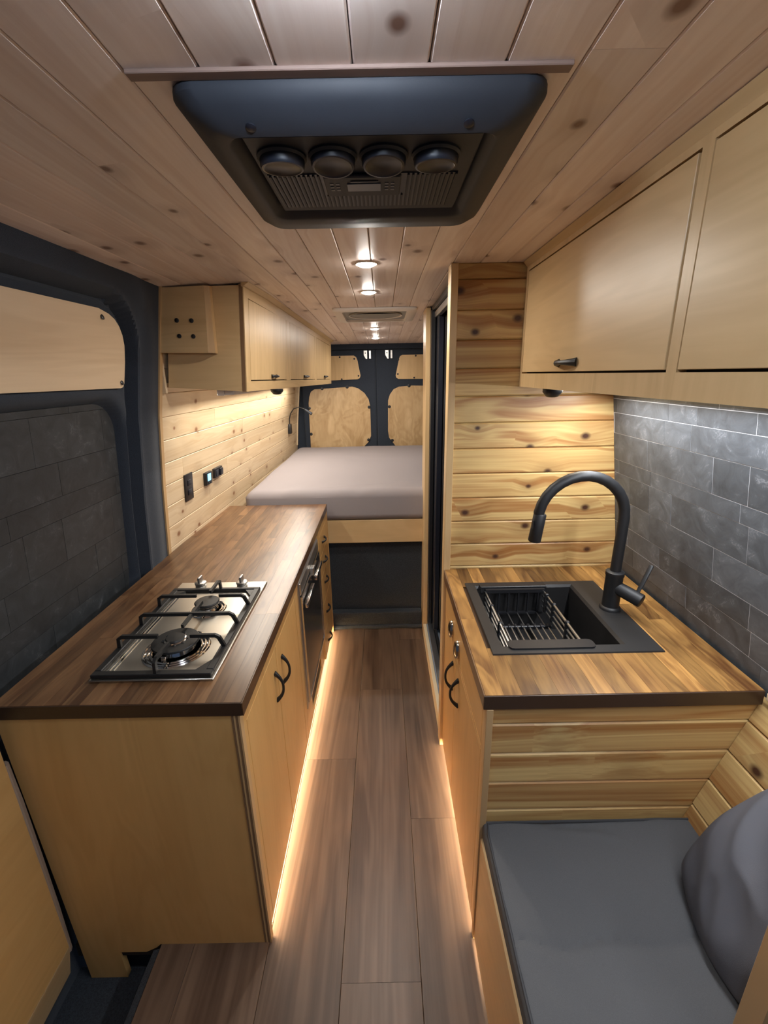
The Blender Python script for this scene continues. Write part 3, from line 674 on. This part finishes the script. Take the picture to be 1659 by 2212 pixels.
for Y in (1.885, 2.2, 3.2, 4.24):
    x = fxt(Y); z = zc(x+.02, Y); rings.append([(x-.005, Y, z-.001), (x-.005, Y, z-.016), (x+.006, Y, z-.014), (x+.026, Y, z-.001)])
loft(bm, rings); o = emit('trim_5', bm, BIRCH, grain='y'); tag(o, 'small wood cove strip between left wall cabinet and ceiling', 'trim', kind='structure')
ll = thing('strip_light', (-.72, 3.0, 1.6), 'white led bar mounted under the left wall cabinet', 'light')
bm = bmesh.new(); bx(bm, (-.68, 1.96, 1.590), (-.635, 4.10, 1.612), .006, 2); emit('housing', bm, WHITEP, ll, smooth=True)
box('diffuser', (-.708, 1.975, 1.597), (-.681, 4.09, 1.612), LEDE, ll, .003); box('end_cap', (-.712, 1.962, 1.588), (-.680, 1.974, 1.614), WHITEP, ll, .003)
area('strip_lamp', (-.76, 3.03, 1.590), .03, 2.1, LED_W*2.0, (1, .93, .82), (0, R(-14), 0))
def puck_under(loc, lab):
    t = thing('puck_light', loc, lab, 'light'); bm = bmesh.new(); lathe(bm, [(.030, 0), (.030, -.010), (.025, -.016), (.018, -.024), (.010, -.026), (0, -.026)], loc, seg=20); emit('cap', bm, BLACKP, t, smooth=True)
puck_under((-.505, 2.19, 1.606), 'round black puck under the left wall cabinet')

# ------------------------------------------------------------------ right overhead cabinet
ro = thing('overhead_cabinet', (.7, .9, 1.61), 'large plywood wall cabinet above the sink with a black bow handle', 'cabinet')
RX = .495; Xa, Xb = .495, .513
dr = [(.802, 1.630), (.02, .775)]
frame_face(ro, -.3, 1.651, 1.612, 2.004, [(a, b, 1.657, 1.984) for a, b in dr], Xa, Xb, BIRCH)
for i, (a, b) in enumerate(dr):
    d = box('door', (Xa, a+(.0075 if i == 0 else .003), 1.6615), (Xb, b-.0025, 1.9805), BIRCH, ro, .001, grain='y')
    if i == 0: bow('handle', (Xa, 1.237, 1.684), (0, 1, 0), (-1, 0, 0), .118, .024, MATTE, d, r=.0062)
    else: bow('handle', (Xa, .40, 1.684), (0, 1, 0), (-1, 0, 0), .118, .024, MATTE, d, r=.0062)
box('bottom_panel', (Xb, -.3, 1.612), (.845, 1.651, 1.630), BIRCH, ro, grain='y')
box('gap_shade_backing', (.514, -.28, 1.635), (.83, 1.64, 1.99), GAP, ro)  # dark fill set close to the doors, giving their gaps a painted shade
bm = bmesh.new(); prism(bm, [(.480, -.3, 2.013), (.496, -.3, 1.996), (.505, -.3, 1.996), (.505, -.3, 2.013)], (0, 1.95, 0)); o = emit('trim_6', bm, BIRCH, grain='y'); tag(o, 'wood cove strip between right wall cabinet and ceiling', 'trim', kind='structure')
puck_under((.530, 1.415, 1.611), 'round black puck under the right wall cabinet')
rl = thing('strip_light', (.76, .9, 1.6), 'led bar under the right wall cabinet above the slate tiles', 'light')
box('housing', (.735, .1, 1.597), (.760, 1.56, 1.611), WHITEP, rl, .003); box('diffuser', (.761, .1, 1.598), (.776, 1.56, 1.609), LEDE, rl, .002)
area('strip_lamp_right', (.755, .82, 1.593), .03, 1.45, LED_W*1.7, (.90, .94, 1), (0, R(14), 0))
area('strip_lamp_end', (.66, 1.48, 1.600), .12, .05, 1.0, (1, .85, .6), (R(-20), 0, 0))

# ------------------------------------------------------------------ right base cabinet
rb = thing('sink_cabinet', (.6, 1.28, 0), 'plywood and cedar sink cabinet with two doors facing the aisle', 'cabinet')
GX0, GX1 = .248, .264
frame_face(rb, .905, 1.639, .035, .857, [(.945, 1.632, .055, .688), (.945, 1.632, .702, .842)], GX0, GX1, BIRCHB)
d1_ = box('door', (GX0, .947, .057), (GX1, 1.3585, .686), BIRCHB, rb, .0008, grain='z'); d2_ = box('door', (GX0, 1.3615, .057), (GX1, 1.630, .686), BIRCHB, rb, .0008, grain='z')
bow('handle', (GX0, 1.290, .583), (0, 0, 1), (-1, 0, 0), .110, .030, MATTE, d1_); bow('handle', (GX0, 1.408, .565), (0, 0, 1), (-1, 0, 0), .118, .030, MATTE, d2_)
df = box('drawer_front', (GX0, .947, .704), (GX1, 1.630, .840), BIRCHB, rb, .0008, grain='y')
for y in (1.446, 1.316):
    bm = bmesh.new(); lathe(bm, [(.0, -.016), (.012, -.016), (.019, -.012), (.021, -.006), (.021, 0)], (GX0, y, .744), (1, 0, 0), 24)
    for v in bm.verts: v.co.z = .744+(v.co.z-.744)*1.7
    tag(emit('push_latch', bm, NICKEL, df, smooth=True), 'shiny oval nickel latch'); 
box('gap_shade_backing', (.266, .93, .06), (.96, 1.6, .69), GAP, rb)  # dark fill, the shade behind these doors put in as colour
box('corner_stile', (.246, .899, .0), (.2635, .9165, .857), BIRCHEDGE, rb, .0008)
zs2 = [.26, .312, .409, .505, .602, .701, .797, .857]
for a, b in zip(zs2, zs2[1:]):
    xe = lambda z: lerp(.825, .942, (z-.5)/.35)
    bm = bmesh.new(); g_ = .0006; ch = .0045
    cs = [(a+g_, .929), (b-g_, .929), (b-g_, .915+ch), (b-g_-ch, .915), (a+g_+ch, .915), (a+g_, .915+ch)]
    loft(bm, [[(.2645, y, z) for z, y in cs], [(.985, y, z) for z, y in cs]]); emit('side_plank', bm, CEDAR, rb)
box('plank_backing', (.2645, .929, .2), (.985, .94, .857), GAP, rb)
box('kickboard', (.34, .93, 0), (.352, 1.63, .04), BIRCHB, rb)
tr = box('toe_kick_light', (.300, .93, .036), (.312, 1.62, .042), TOEE); tag(tr, 'warm led strip glowing under the sink cabinet', 'light strip')
area('toe_lamp_right', (.306, 1.22, .035), .012, .85, TOE_W*.5, TOE_C)
rt_ = thing('countertop', (.58, 1.27, .86), 'amber-brown butcher block counter holding the black sink', 'countertop')
SH = (.330, .694, 1.100, 1.486)
bm = bmesh.new()
for lo, hi in (((.242, .904), (.33, 1.651)), ((.33, .904), (.694, 1.10)), ((.33, 1.486), (.694, 1.651)), ((.694, .904), (.932, 1.651))): bx(bm, (*lo, .860), (*hi, .893))
emit('core', bm, DARKEDGE, rt_)
stavetop(rt_, .242, .934, .904, 1.651, .898, SH, STAVE2, random.Random(21), .0461)
tag(box('front_edge', (.238, .900, .858), (.934, .904, .8978), DARKEDGE, rt_, .0008), 'dark brown front edge')
tag(box('side_edge', (.238, .9045, .858), (.242, 1.639, .8978), STAVE, rt_, .0008, grain='y'), 'brown edge band along the aisle')

# ------------------------------------------------------------------ sink, caddy, tap
sk = thing('sink', (.54, 1.29, .72), 'square black composite sink set in the right counter', 'sink')
bm = bmesh.new(); zr0, zr1 = .8982, .9025
o4 = [(.299, 1.065), (.787, 1.065), (.787, 1.511), (.299, 1.511)]; i4 = [(.332, 1.101), (.692, 1.101), (.692, 1.485), (.332, 1.485)]
j4 = [(.338, 1.107), (.686, 1.107), (.686, 1.479), (.338, 1.479)]
ring4 = lambda pts, z: [(x, y, z) for x, y in pts]
loft(bm, [ring4(o4, zr0), ring4([(.3005, 1.0665), (.7855, 1.0665), (.7855, 1.5095), (.3005, 1.5095)], zr1), ring4(i4, zr1), ring4(j4, .893), ring4(j4, .715)], cap0=False, cap1=True)
emit('basin', bm, SINKM, sk)
bm = bmesh.new(); lathe(bm, [(.045, 0), (.045, .002), (.03, .001), (0, .001)], (.52, 1.30, .7152), seg=24); emit('drain', bm, MATTE, sk, smooth=True)
cd = thing('dish_caddy', (.47, 1.28, .80), 'wire draining basket with black handles hung across the sink', 'draining basket')
def ctube(nm, a, b, r, m): 
    bm = bmesh.new(); tube(bm, [a, b], r, 8); return emit(nm, bm, m, cd, smooth=True)
bm = bmesh.new(); loft(bm, [[(x, y, z) for x, y in rrect(.352, .602, 1.083, 1.124, .014, 3)] for z in (.9028, .9075)]); emit('handle', bm, BLACKP, cd)
bm = bmesh.new(); bx(bm, (.350, 1.462, .9028), (.592, 1.498, .909), .002); bx(bm, (.350, 1.462, .885), (.592, 1.468, .9028)); emit('handle', bm, BLACKP, cd)
zf = .808
for i in range(10):
    x = .372+.0215*i; ctube('wire', (x, 1.118, zf), (x, 1.350, zf), .0032, SATIN)
for i in range(6): ctube('wire', (.380+.036*i, 1.350, zf-.004), (.380+.036*i, 1.458, zf-.004), .0024, SATIN)
for x in (.364, .578):
    for k, z in enumerate((.893, .872, .851, .830)):
        ctube('wire', (x, 1.112, z), (x, 1.35, z), .0042 if k == 0 else .003, SATIN)
        ctube('wire', (x+.003, 1.35, z-.003), (x+.003, 1.462, z-.003), .003, SATIN)
    for y in (1.35, 1.42, 1.235) if x > .5 else (1.35, 1.24):
        bm = bmesh.new(); bx(bm, (x-.006, y-.006, .824), (x+.006, y+.006, .900), .002); emit('clip', bm, BLACKP, cd)
bm = bmesh.new(); bx(bm, (.364, 1.346, zf-.008), (.580, 1.356, zf+.005), .002)
for i in range(9): bx(bm, (.380+.0225*i, 1.342, zf-.006), (.390+.0225*i, 1.361, zf+.008), .002)
emit('cross_clip', bm, BLACKP, cd)
bm = bmesh.new()
for i in range(6): bx(bm, (.378+.036*i, 1.452, zf-.006), (.384+.036*i, 1.460, .895))
bx(bm, (.366, 1.450, zf-.008), (.582, 1.462, zf)); bx(bm, (.366, 1.450, .888), (.582, 1.462, .902)); emit('end_rack', bm, BLACKP, cd)
bm = bmesh.new(); bx(bm, (.366, 1.110, zf-.006), (.582, 1.118, zf+.006)); bx(bm, (.364, 1.112, zf), (.370, 1.118, .903)); bx(bm, (.576, 1.112, zf), (.582, 1.118, .903)); emit('end_rack', bm, BLACKP, cd)

fa_ = thing('kitchen_tap', (.748, 1.306, .9025), 'matt black pull-down kitchen tap with arched neck', 'tap')
bm = bmesh.new(); lathe(bm, [(.033, 0), (.033, .006), (.030, .010), (.0265, .012), (.0265, .118), (.0285, .122), (.0285, .134), (.022, .138), (0, .138)], (.748, 1.306, .9025), seg=32); emit('body', bm, MATTE, fa_, smooth=True)
pts = [(.748, 1.306, 1.03), (.749, 1.306, 1.10), (.750, 1.306, 1.18), (.750, 1.306, 1.222)]
for k in range(1, 15):
    a = math.pi*k/15*1.02; pts.append((.615+.135*math.cos(a), 1.306, 1.222+.135*math.sin(a)))
pts += [(.484, 1.306, 1.232)]
bm = bmesh.new(); tube(bm, pts, .0165, 20); emit('neck', bm, MATTE, fa_, smooth=True)
bm = bmesh.new(); tube(bm, [(.486, 1.306, 1.240), (.4855, 1.306, 1.236), (.480, 1.306, 1.19), (.475, 1.306, 1.150), (.4747, 1.306, 1.147)], [.0168, .0195, .0195, .020, .0175], 20); sp = emit('spray_head', bm, MATTE, fa_, smooth=True)
box('spray_button', (.4595, 1.290, 1.195), (.463, 1.300, 1.222), BLACKP, sp, .001)
hE = V((.806, 1.235, .965)); hS = V((.752, 1.30, .985))
bm = bmesh.new(); tube(bm, [hS, lerp(hS, hE, .5), lerp(hS, hE, .98), hE], [.0215, .022, .022, .0195], 24); hh = emit('handle_barrel', bm, MATTE, fa_, smooth=True)
bm = bmesh.new(); lp = V((.795, 1.25, .985)); tube(bm, [lp, lp+V((.016, .006, .03)), lp+V((.04, .014, .088)), lp+V((.041, .0143, .0905))], [.006, .0075, .0085, .006], 12, (1, .6)); emit('lever', bm, MATTE, hh, smooth=True)

# ------------------------------------------------------------------ bench corner
bw_ = thing('wall_bench', (.95, .4, .3), 'lower right wall of cedar boards behind the bench cushion', 'wall', kind='structure')
zq = [.36, .437, .517, .604, .701, .797, .875]
xw = lambda z: lerp(.829, .939, (z-.509)/.339)
for a, b in zip(zq, zq[1:]):
    slab('wall_plank', (xw(a), .914, a), (0, -1, 0), (xw(b)-xw(a), 0, b-a), 1.1, math.hypot(b-a, xw(b)-xw(a)), .012, CEDAR, bw_, ch=.004, gap=.0006)
bm = bmesh.new(); prism(bm, [(xw(.36)+.012, -.2, .36), (xw(.875)+.012, -.2, .875), (1.0, -.2, .875), (1.0, -.2, .36)], (0, 1.112, 0)); emit('backing', bm, GAP, bw_)
box('cap_rail', (.934, -.2, .876), (.985, .897, .897), PINE, bw_, .002, grain='y')
bn = thing('bench', (.6, .4, 0), 'plywood bench box in front of the sink cabinet', 'bench')
box('front_panel', (.250, -.3, .012), (.266, .896, .425), BIRCH, bn, .001, grain='y')
box('top_panel', (.266, -.3, .405), (.84, .912, .420), BIRCH, bn)
lt2 = bmesh.new(); prism(lt2, [(.249, .668, .020), (.249, .690, .020), (.249, .680, .045)], (-.006, 0, 0)); tag(emit('catch', lt2, BLACKP, bn), 'small black catch')
bc = thing('bench_cushion', (.55, .4, .42), 'charcoal canvas bench cushion with piped edge', 'cushion')
def soft_box(name, x0, x1, y0, y1, z0, z1, r, nx, ny_, mat, parent, disp):
    """closed cushion: rounded section, wrinkled by disp(x,y) on the upper side"""
    bm = bmesh.new(); b2 = bmesh.new(); bmesh.ops.create_cube(b2, size=1)
    bmesh.ops.subdivide_edges(b2, edges=list(b2.edges), cuts=max(nx, ny_), use_grid_fill=True)
    cx_, cy_, cz_ = (x0+x1)/2, (y0+y1)/2, (z0+z1)/2; hx, hy, hz = (x1-x0)/2, (y1-y0)/2, (z1-z0)/2
    for v in b2.verts:
        p = V((v.co.x*2*hx, v.co.y*2*hy, v.co.z*2*hz)); q = V((max(-hx+r, min(hx-r, p.x)), max(-hy+r, min(hy-r, p.y)), max(-hz+r, min(hz-r, p.z)))); d = p-q
        if d.length > 1e-9: p = q+d.normalized()*r*min(1, max(abs(d.x), abs(d.y), abs(d.z))/r if sum(abs(c) > 1e-9 for c in d) > 1 else 1)
        if sum(abs(c) > 1e-9 for c in d) > 1: p = q+d.normalized()*r
        p += V((cx_, cy_, cz_)); 
        if v.co.z > .3: p.z += disp(p.x, p.y)
        v.co = p
    merge(bm, b2); return emit(name, bm, mat, parent, smooth=True)
def nz_(x, y, s, seed=0): return noise.noise(V((x*s, y*s, seed)))
def cdisp(x, y):
    d = .0045*nz_(x, y, 6, 1)+.0022*nz_(x, y, 16, 2)
    d += -.006*math.exp(-((y-.895+.14*(x-.45))/.010)**2)*sm(x, .36, .44)*(1-sm(x, .5, .6))
    d += .004*math.exp(-((y-.875+.3*(x-.52))/.010)**2)*sm(x, .50, .54)*(1-sm(x, .58, .66))
    d += -.005*math.exp(-((y-.63-.01*math.sin(x*30))/.008)**2)
    d += -.003*math.exp(-((x-.265)/.014)**2)*(.5+.5*math.sin(y*60))
    return d
soft_box('cover', .254, .828, -.25, .911, .4215, .478, .016, 118, 118, CANVAS, bc, cdisp)
pts = [(.262, y, .4765+.001*math.sin(y*40)) for y in [ -.22+.0452*i for i in range(25)]]
pts += [(.268, .897, .4775)]+[(.27+.05*i, .9, .478) for i in range(1, 12)]
bm = bmesh.new(); tube(bm, pts, .0035, 6); emit('piping', bm, PIPING, bc, smooth=True)
# pillow: a sagging square pillow leaning against the wall
pw = thing('pillow', (.78, .62, .48), 'large slate-grey pillow leaning in the corner of the bench', 'pillow')
bm = bmesh.new(); b2 = bmesh.new(); bmesh.ops.create_grid(b2, x_segments=56, y_segments=56, size=1)
def pil(u, v, s):
    e = max(0, (1-abs(u)**2.6))**.5*max(0, (1-abs(v)**2.6))**.5
    cr = 1-.10*(abs(u)*abs(v))**1.5
    x, y = u*.156*(1-.07*v*v)*cr, v*.204*(1-.07*u*u)*cr
    th = .010+.044*e
    wr_ = .011*noise.noise(V((u*1.3, v*1.2, 4+s)))+.003*noise.noise(V((u*3+v*2, v*1.2-u*2, 9+s)))
    fold = .010*(1-abs(noise.noise(V((u*1.1+v*1.5, u*-.7+v*.5, 3.3*s))))*3)*e
    return V((x, y, s*(th+(wr_+fold)*min(1, e*1.5))))
for s in (1, -1):
    gg = [[bm.verts.new(pil(-1+2*i/56, -1+2*j/56, s) if not (i in (0, 56) or j in (0, 56)) else V((*pil(-1+2*i/56, -1+2*j/56, s).xy, 0))) for j in range(57)] for i in range(57)]
    for i in range(56):
        for j in range(56): bm.faces.new([gg[i][j], gg[i+1][j], gg[i+1][j+1], gg[i][j+1]])
b2.free(); bmesh.ops.remove_doubles(bm, verts=bm.verts, dist=.0003)
nx_ = V((-.907, .094, .421)).normalized(); ux = V((-.327, -.95, .0)); ux = (ux-nx_*ux.dot(nx_)).normalized(); uy = nx_.cross(ux)
if uy.z < 0: uy = -uy; 
uxx = uy.cross(nx_)
MP = Matrix((uxx, uy, nx_)).transposed().to_4x4(); MP.translation = V((.769, .612, .649))
emit('cover', bm, PILLOWM, pw, M=MP, local=True, smooth=True)
eb = thing('end_board', (.8, .45, .42), 'upright wooden board in the bottom right corner', 'board')
box('panel', (.622, .462, .4), (.84, .480, 1.0), CEDAR, eb, .001, grain='z'); box('edge_strip', (.613, .440, .4), (.626, .482, 1.0), BIRCHEDGE, eb, .0015, grain='z')

# ------------------------------------------------------------------ bed
bd = thing('bed_platform', (0, 3.6, 0), 'plywood bed platform rail at the back of the van', 'bed frame')
box('front_rail', (-.97, 2.680, .618), (.985, 2.700, .772), BIRCH, bd, .001, grain='x')
box('deck', (-.93, 2.70, .735), (.975, 4.56, .765), BIRCH, bd)
gb = box('wheel_box', (-.97, 2.715, .0), (.985, 2.74, .618), CARPET); 
tag(gb, 'dark carpeted panel under the bed', 'panel')
o = box('carpet_step', (-.372, 2.655, .0), (.24, 2.712, .118), CARPET, bev=.012, seg=3, smooth=True); tag(o, 'low carpeted step at the foot of the panel under the bed', 'step')
bm = bmesh.new(); tube(bm, [(x, 2.648+.006*math.sin(x*23), .012) for x in [-.36+.06*i for i in range(11)]], .014, 10, (1, 1)); o = emit('carpet_roll', bm, CARPET, smooth=True); tag(o, 'rolled carpet edge where the floor planks end', 'carpet')
mt = thing('mattress', (0, 3.55, .765), 'mattress under a taupe fitted sheet', 'mattress')
def mdisp(x, y):
    d = .006*nz_(x, y, 2.2, 5)+.002*nz_(x, y, 7, 6)
    d += .003*math.exp(-((y-2.80-.25*(x+.2))/.02)**2)*sm(x, -.6, -.2)
    d += .004*nz_(x*.4+y*.9, y*2-x*3, 3, 8)*math.exp(-((y-2.72)/.12)**2)
    d -= .02*sm(-x, .80, .93)
    return d
soft_box('fitted_sheet', -.885, .97, 2.668, 4.48, .766, .975, .05, 120, 120, SHEET, mt, mdisp)

# ------------------------------------------------------------------ ceiling air conditioner
ac = thing('air_conditioner', (-.02, .91, 2.012), 'black ceiling air conditioner panel with four round vents', 'air conditioner')
def rr3(x0, x1, y0, y1, r, z): return [(x, y, z) for x, y in rrect(x0, x1, y0, y1, r, 5)]
bm = bmesh.new()
loft(bm, [rr3(-.262, .220, .672, 1.152, .035, 2.012), rr3(-.262, .220, .672, 1.152, .035, 2.003), rr3(-.252, .210, .682, 1.142, .032, 1.990),
          rr3(-.228, .186, .700, 1.118, .030, 1.974), rr3(-.208, .168, .712, 1.045, .028, 1.969), rr3(-.203, .163, .715, 1.038, .024, 1.971), rr3(-.192, .152, .722, 1.025, .016, 1.987)], cap0=True, cap1=True)
emit('bezel', bm, ACP, ac, smooth=True)
box('centre_panel', (-.187, .728, 1.976), (.147, 1.012, 1.986), ACP, ac, .002)
for i, x in enumerate((-.143, -.067, .009, .087)):
    bm = bmesh.new(); lathe(bm, [(.030, 0), (.036, 0), (.037, -.003), (.034, -.006), (.031, -.004), (.030, 0)], (x, .785, 1.976), seg=28); r_ = emit('vent_ring', bm, ACP, ac, smooth=True)
    bm = bmesh.new(); ax = V((0, -.10 if i in (1, 2) else .06, -1)); lathe(bm, [(.0325, -.002), (.033, .010), (.031, .014), (.028, .0145), (.025, .012), (0, .012)], (x, .785, 1.974), ax, 28); emit('vent_nozzle', bm, ACD, r_, smooth=True)
bm = bmesh.new(); bx(bm, (-.180, .845, 1.9745), (.130, .988, 1.976)); grb = emit('grille', bm, ACD, ac)
bm = bmesh.new()
for i in range(40):
    x = -.178+.0078*i
    if not (-.095 < x < .042): bx(bm, (x, .847, 1.9725), (x+.0035, .986, 1.9745))
    else: bx(bm, (x, .930, 1.9725), (x+.0035, .986, 1.9745))
m_ = emit('grille_mesh', bm, ACG, grb); m_['kind'] = 'stuff'
cpn = box('control_panel', (-.090, .843, 1.969), (.038, .922, 1.975), ACP, ac, .002)
box('display', (-.052, .866, 1.9672), (.004, .895, 1.969), simple('display_grey', (.11, .12, .14), .3), cpn); box('slot', (-.046, .856, 1.9675), (.000, .860, 1.969), ACD, cpn)
mkm = simple('panel_marks', (.13, .14, .16), .5)
for x in (-.078, -.068, .014, .024):
    for y in (.868, .880, .892): box('button_mark', (x-.003, y-.003, 1.9682), (x+.003, y+.003, 1.969), mkm, cpn)
for x in (-.165, .120): screw('cap', (x, .700, 1.975), (0, -.3, -1), .007, ACD, ac)
bt = box('trim_7', (-.300, .655, 2.010), (.236, .672, 2.015), BATTEN, grain='x', bev=.001); tag(bt, 'thin wood batten on the ceiling in front of the air conditioner', 'trim', kind='structure')

# roof fan
fn = thing('roof_fan', (-.03, 2.79, 2.0), 'cream-framed roof fan vent in the ceiling above the bed end', 'roof vent')
def zf_(Y): return zc(0, Y)
bm = bmesh.new()
def fr3(x0, x1, y0, y1, r, dz): return [(x, y, zf_(y)+dz) for x, y in rrect(x0, x1, y0, y1, r, 3)]
loft(bm, [fr3(-.262, .200, 2.555, 3.02, .03, -.001), fr3(-.262, .200, 2.555, 3.02, .03, -.008), fr3(-.255, .193, 2.563, 3.012, .028, -.014), fr3(-.212, .150, 2.60, 2.975, .02, -.016), fr3(-.207, .145, 2.605, 2.97, .02, -.004)], cap1=False)
emit('frame', bm, WHITEP, fn, smooth=True)
bm = bmesh.new(); loft(bm, [fr3(-.207, .145, 2.605, 2.97, .02, -.004), fr3(-.205, .143, 2.607, 2.968, .02, -.002)]); emit('screen', bm, FANGREY, fn)
bm = bmesh.new(); lathe(bm, [(.150, 0), (.155, -.008), (.148, -.006), (.148, 0)], (-.031, 2.79, zf_(2.79)-.003), seg=36); emit('fan_ring', bm, WHITEP, fn, smooth=True)

# recessed ceiling lights
LP = [(-.045, 1.635, 'nearest ceiling light, just past the air conditioner'), (-.052, 2.155, 'second ceiling light, just before the roof fan'),
      (-.046, 3.42, 'third ceiling light, just past the roof fan'), (-.048, 4.03, 'farthest ceiling light, near the back doors')]
for x, y, lab in LP + [(-.04, .44, 'ceiling light above the viewer, before the air conditioner'), (-.04, -.14, None)]:
    z = zc(x, y)
    t = thing('ceiling_light', (x, y, z), 'round white recessed '+(lab or 'ceiling light behind the camera'), 'light', 'recessed ceiling lights')
    bm = bmesh.new(); lathe(bm, [(.029, -.001), (.030, -.004), (.036, -.004), (.038, 0), (.038, .002)], (x, y, z), seg=28); emit('rim', bm, WHITEP, t, smooth=True)
    bm = bmesh.new(); lathe(bm, [(.029, 0), (.028, -.006), (.018, -.010), (0, -.012)] if y > 1 else [(.029, 0), (.030, -.012), (.022, -.022), (0, -.026)], (x, y, z), seg=28); emit('lens', bm, LAMPE if y > 1 else LAMPC, t, smooth=True)  # front lenses, out of view, deepened and brightened to wash the ceiling with light
    l = bpy.data.lights.new('ceiling_lamp', 'AREA'); l.shape = 'DISK'; l.size = .055; l.energy = PUCK_W*(.6 if y > 3 else 1 if y > 1 else .08); l.color = PUCK_C if y > 1 else (.86, .91, 1)
    lo = bpy.data.objects.new('ceiling_lamp', l); COL.objects.link(lo); lo.location = (x, y, z-.014)

# ------------------------------------------------------------------ things on the left wall
def wall_pt(Y, z): return V((wlY(z, Y), Y, z))
def wall_M(Y, z):
    n = V((1, 0, .0)); dz = V((wlY(z+.05, Y)-wlY(z-.05, Y), 0, .1)).normalized(); dy = V((.033 if Y > 1.88 else 0, 1, 0)).normalized(); n = dy.cross(dz)
    M = Matrix((dy, dz, n)).transposed().to_4x4(); M.translation = wall_pt(Y, z); return M
def wb_(name, Y, z, lo, hi, mat, parent, bev=.0015):
    bm = bmesh.new(); bx(bm, lo, hi, bev, 2); return emit(name, bm, mat, parent, M=wall_M(Y, z), local=True, smooth=True)
t = thing('wall_socket', wall_pt(2.10, 1.155), 'black double power socket on the pine wall above the counter', 'socket')
wb_('plate', 2.10, 1.155, (-.042, -.066, 0), (.042, .066, .007), BLACKP, t)
for z in (-.026, .022): wb_('outlet', 2.10, 1.155, (-.017, z-.014, .007), (.017, z+.014, .010), ACD, t)
t = thing('battery_monitor', wall_pt(2.315, 1.150), 'small black wall monitor with a lit blue screen', 'monitor')
wb_('case', 2.315, 1.150, (-.038, -.034, 0), (.038, .034, .018), BLACKP, t, .003); wb_('screen', 2.315, 1.150, (-.022, -.012, .0178), (.016, .026, .0195), SCREEN, t, .0005)
wb_('button', 2.315, 1.150, (-.016, -.028, .0178), (-.006, -.019, .021), ACP, t, .001); wb_('button', 2.315, 1.150, (.006, -.028, .0178), (.016, -.019, .021), ACP, t, .001)
t = thing('switch_panel', wall_pt(2.45, 1.155), 'small black twin rocker switch right of the lit monitor', 'switch')
wb_('case', 2.45, 1.155, (-.054, -.027, 0), (.054, .027, .016), BLACKP, t, .003); wb_('rocker', 2.45, 1.155, (-.040, -.017, .016), (-.008, .017, .019), ACP, t, .001); wb_('rocker', 2.45, 1.155, (.006, -.019, .016), (.042, .019, .026), ACD, t, .002)
rp = wall_pt(4.2, 1.19)
t = thing('reading_lamp', rp, 'black gooseneck reading lamp on the wall by the mattress', 'lamp')
bm = bmesh.new(); bx(bm, rp+V((-.004, -.03, -.045)), rp+V((.026, .03, .045)), .004, 2); emit('base', bm, BLACKP, t, smooth=True)
pts = [rp+V(p) for p in ((.013, 0, .045), (.014, 0, .09), (.03, -.01, .14), (.065, -.02, .185), (.115, -.03, .20), (.165, -.04, .183), (.185, -.045, .172))]
bm = bmesh.new(); tube(bm, pts, .0045, 8); emit('gooseneck', bm, MATTE, t, smooth=True)
bm = bmesh.new(); tube(bm, [pts[-1]+V((-.01, .002, .005)), pts[-1]+V((.05, -.01, -.035))], [.010, .0135], 14); emit('lamp_head', bm, ACP, t, smooth=True)
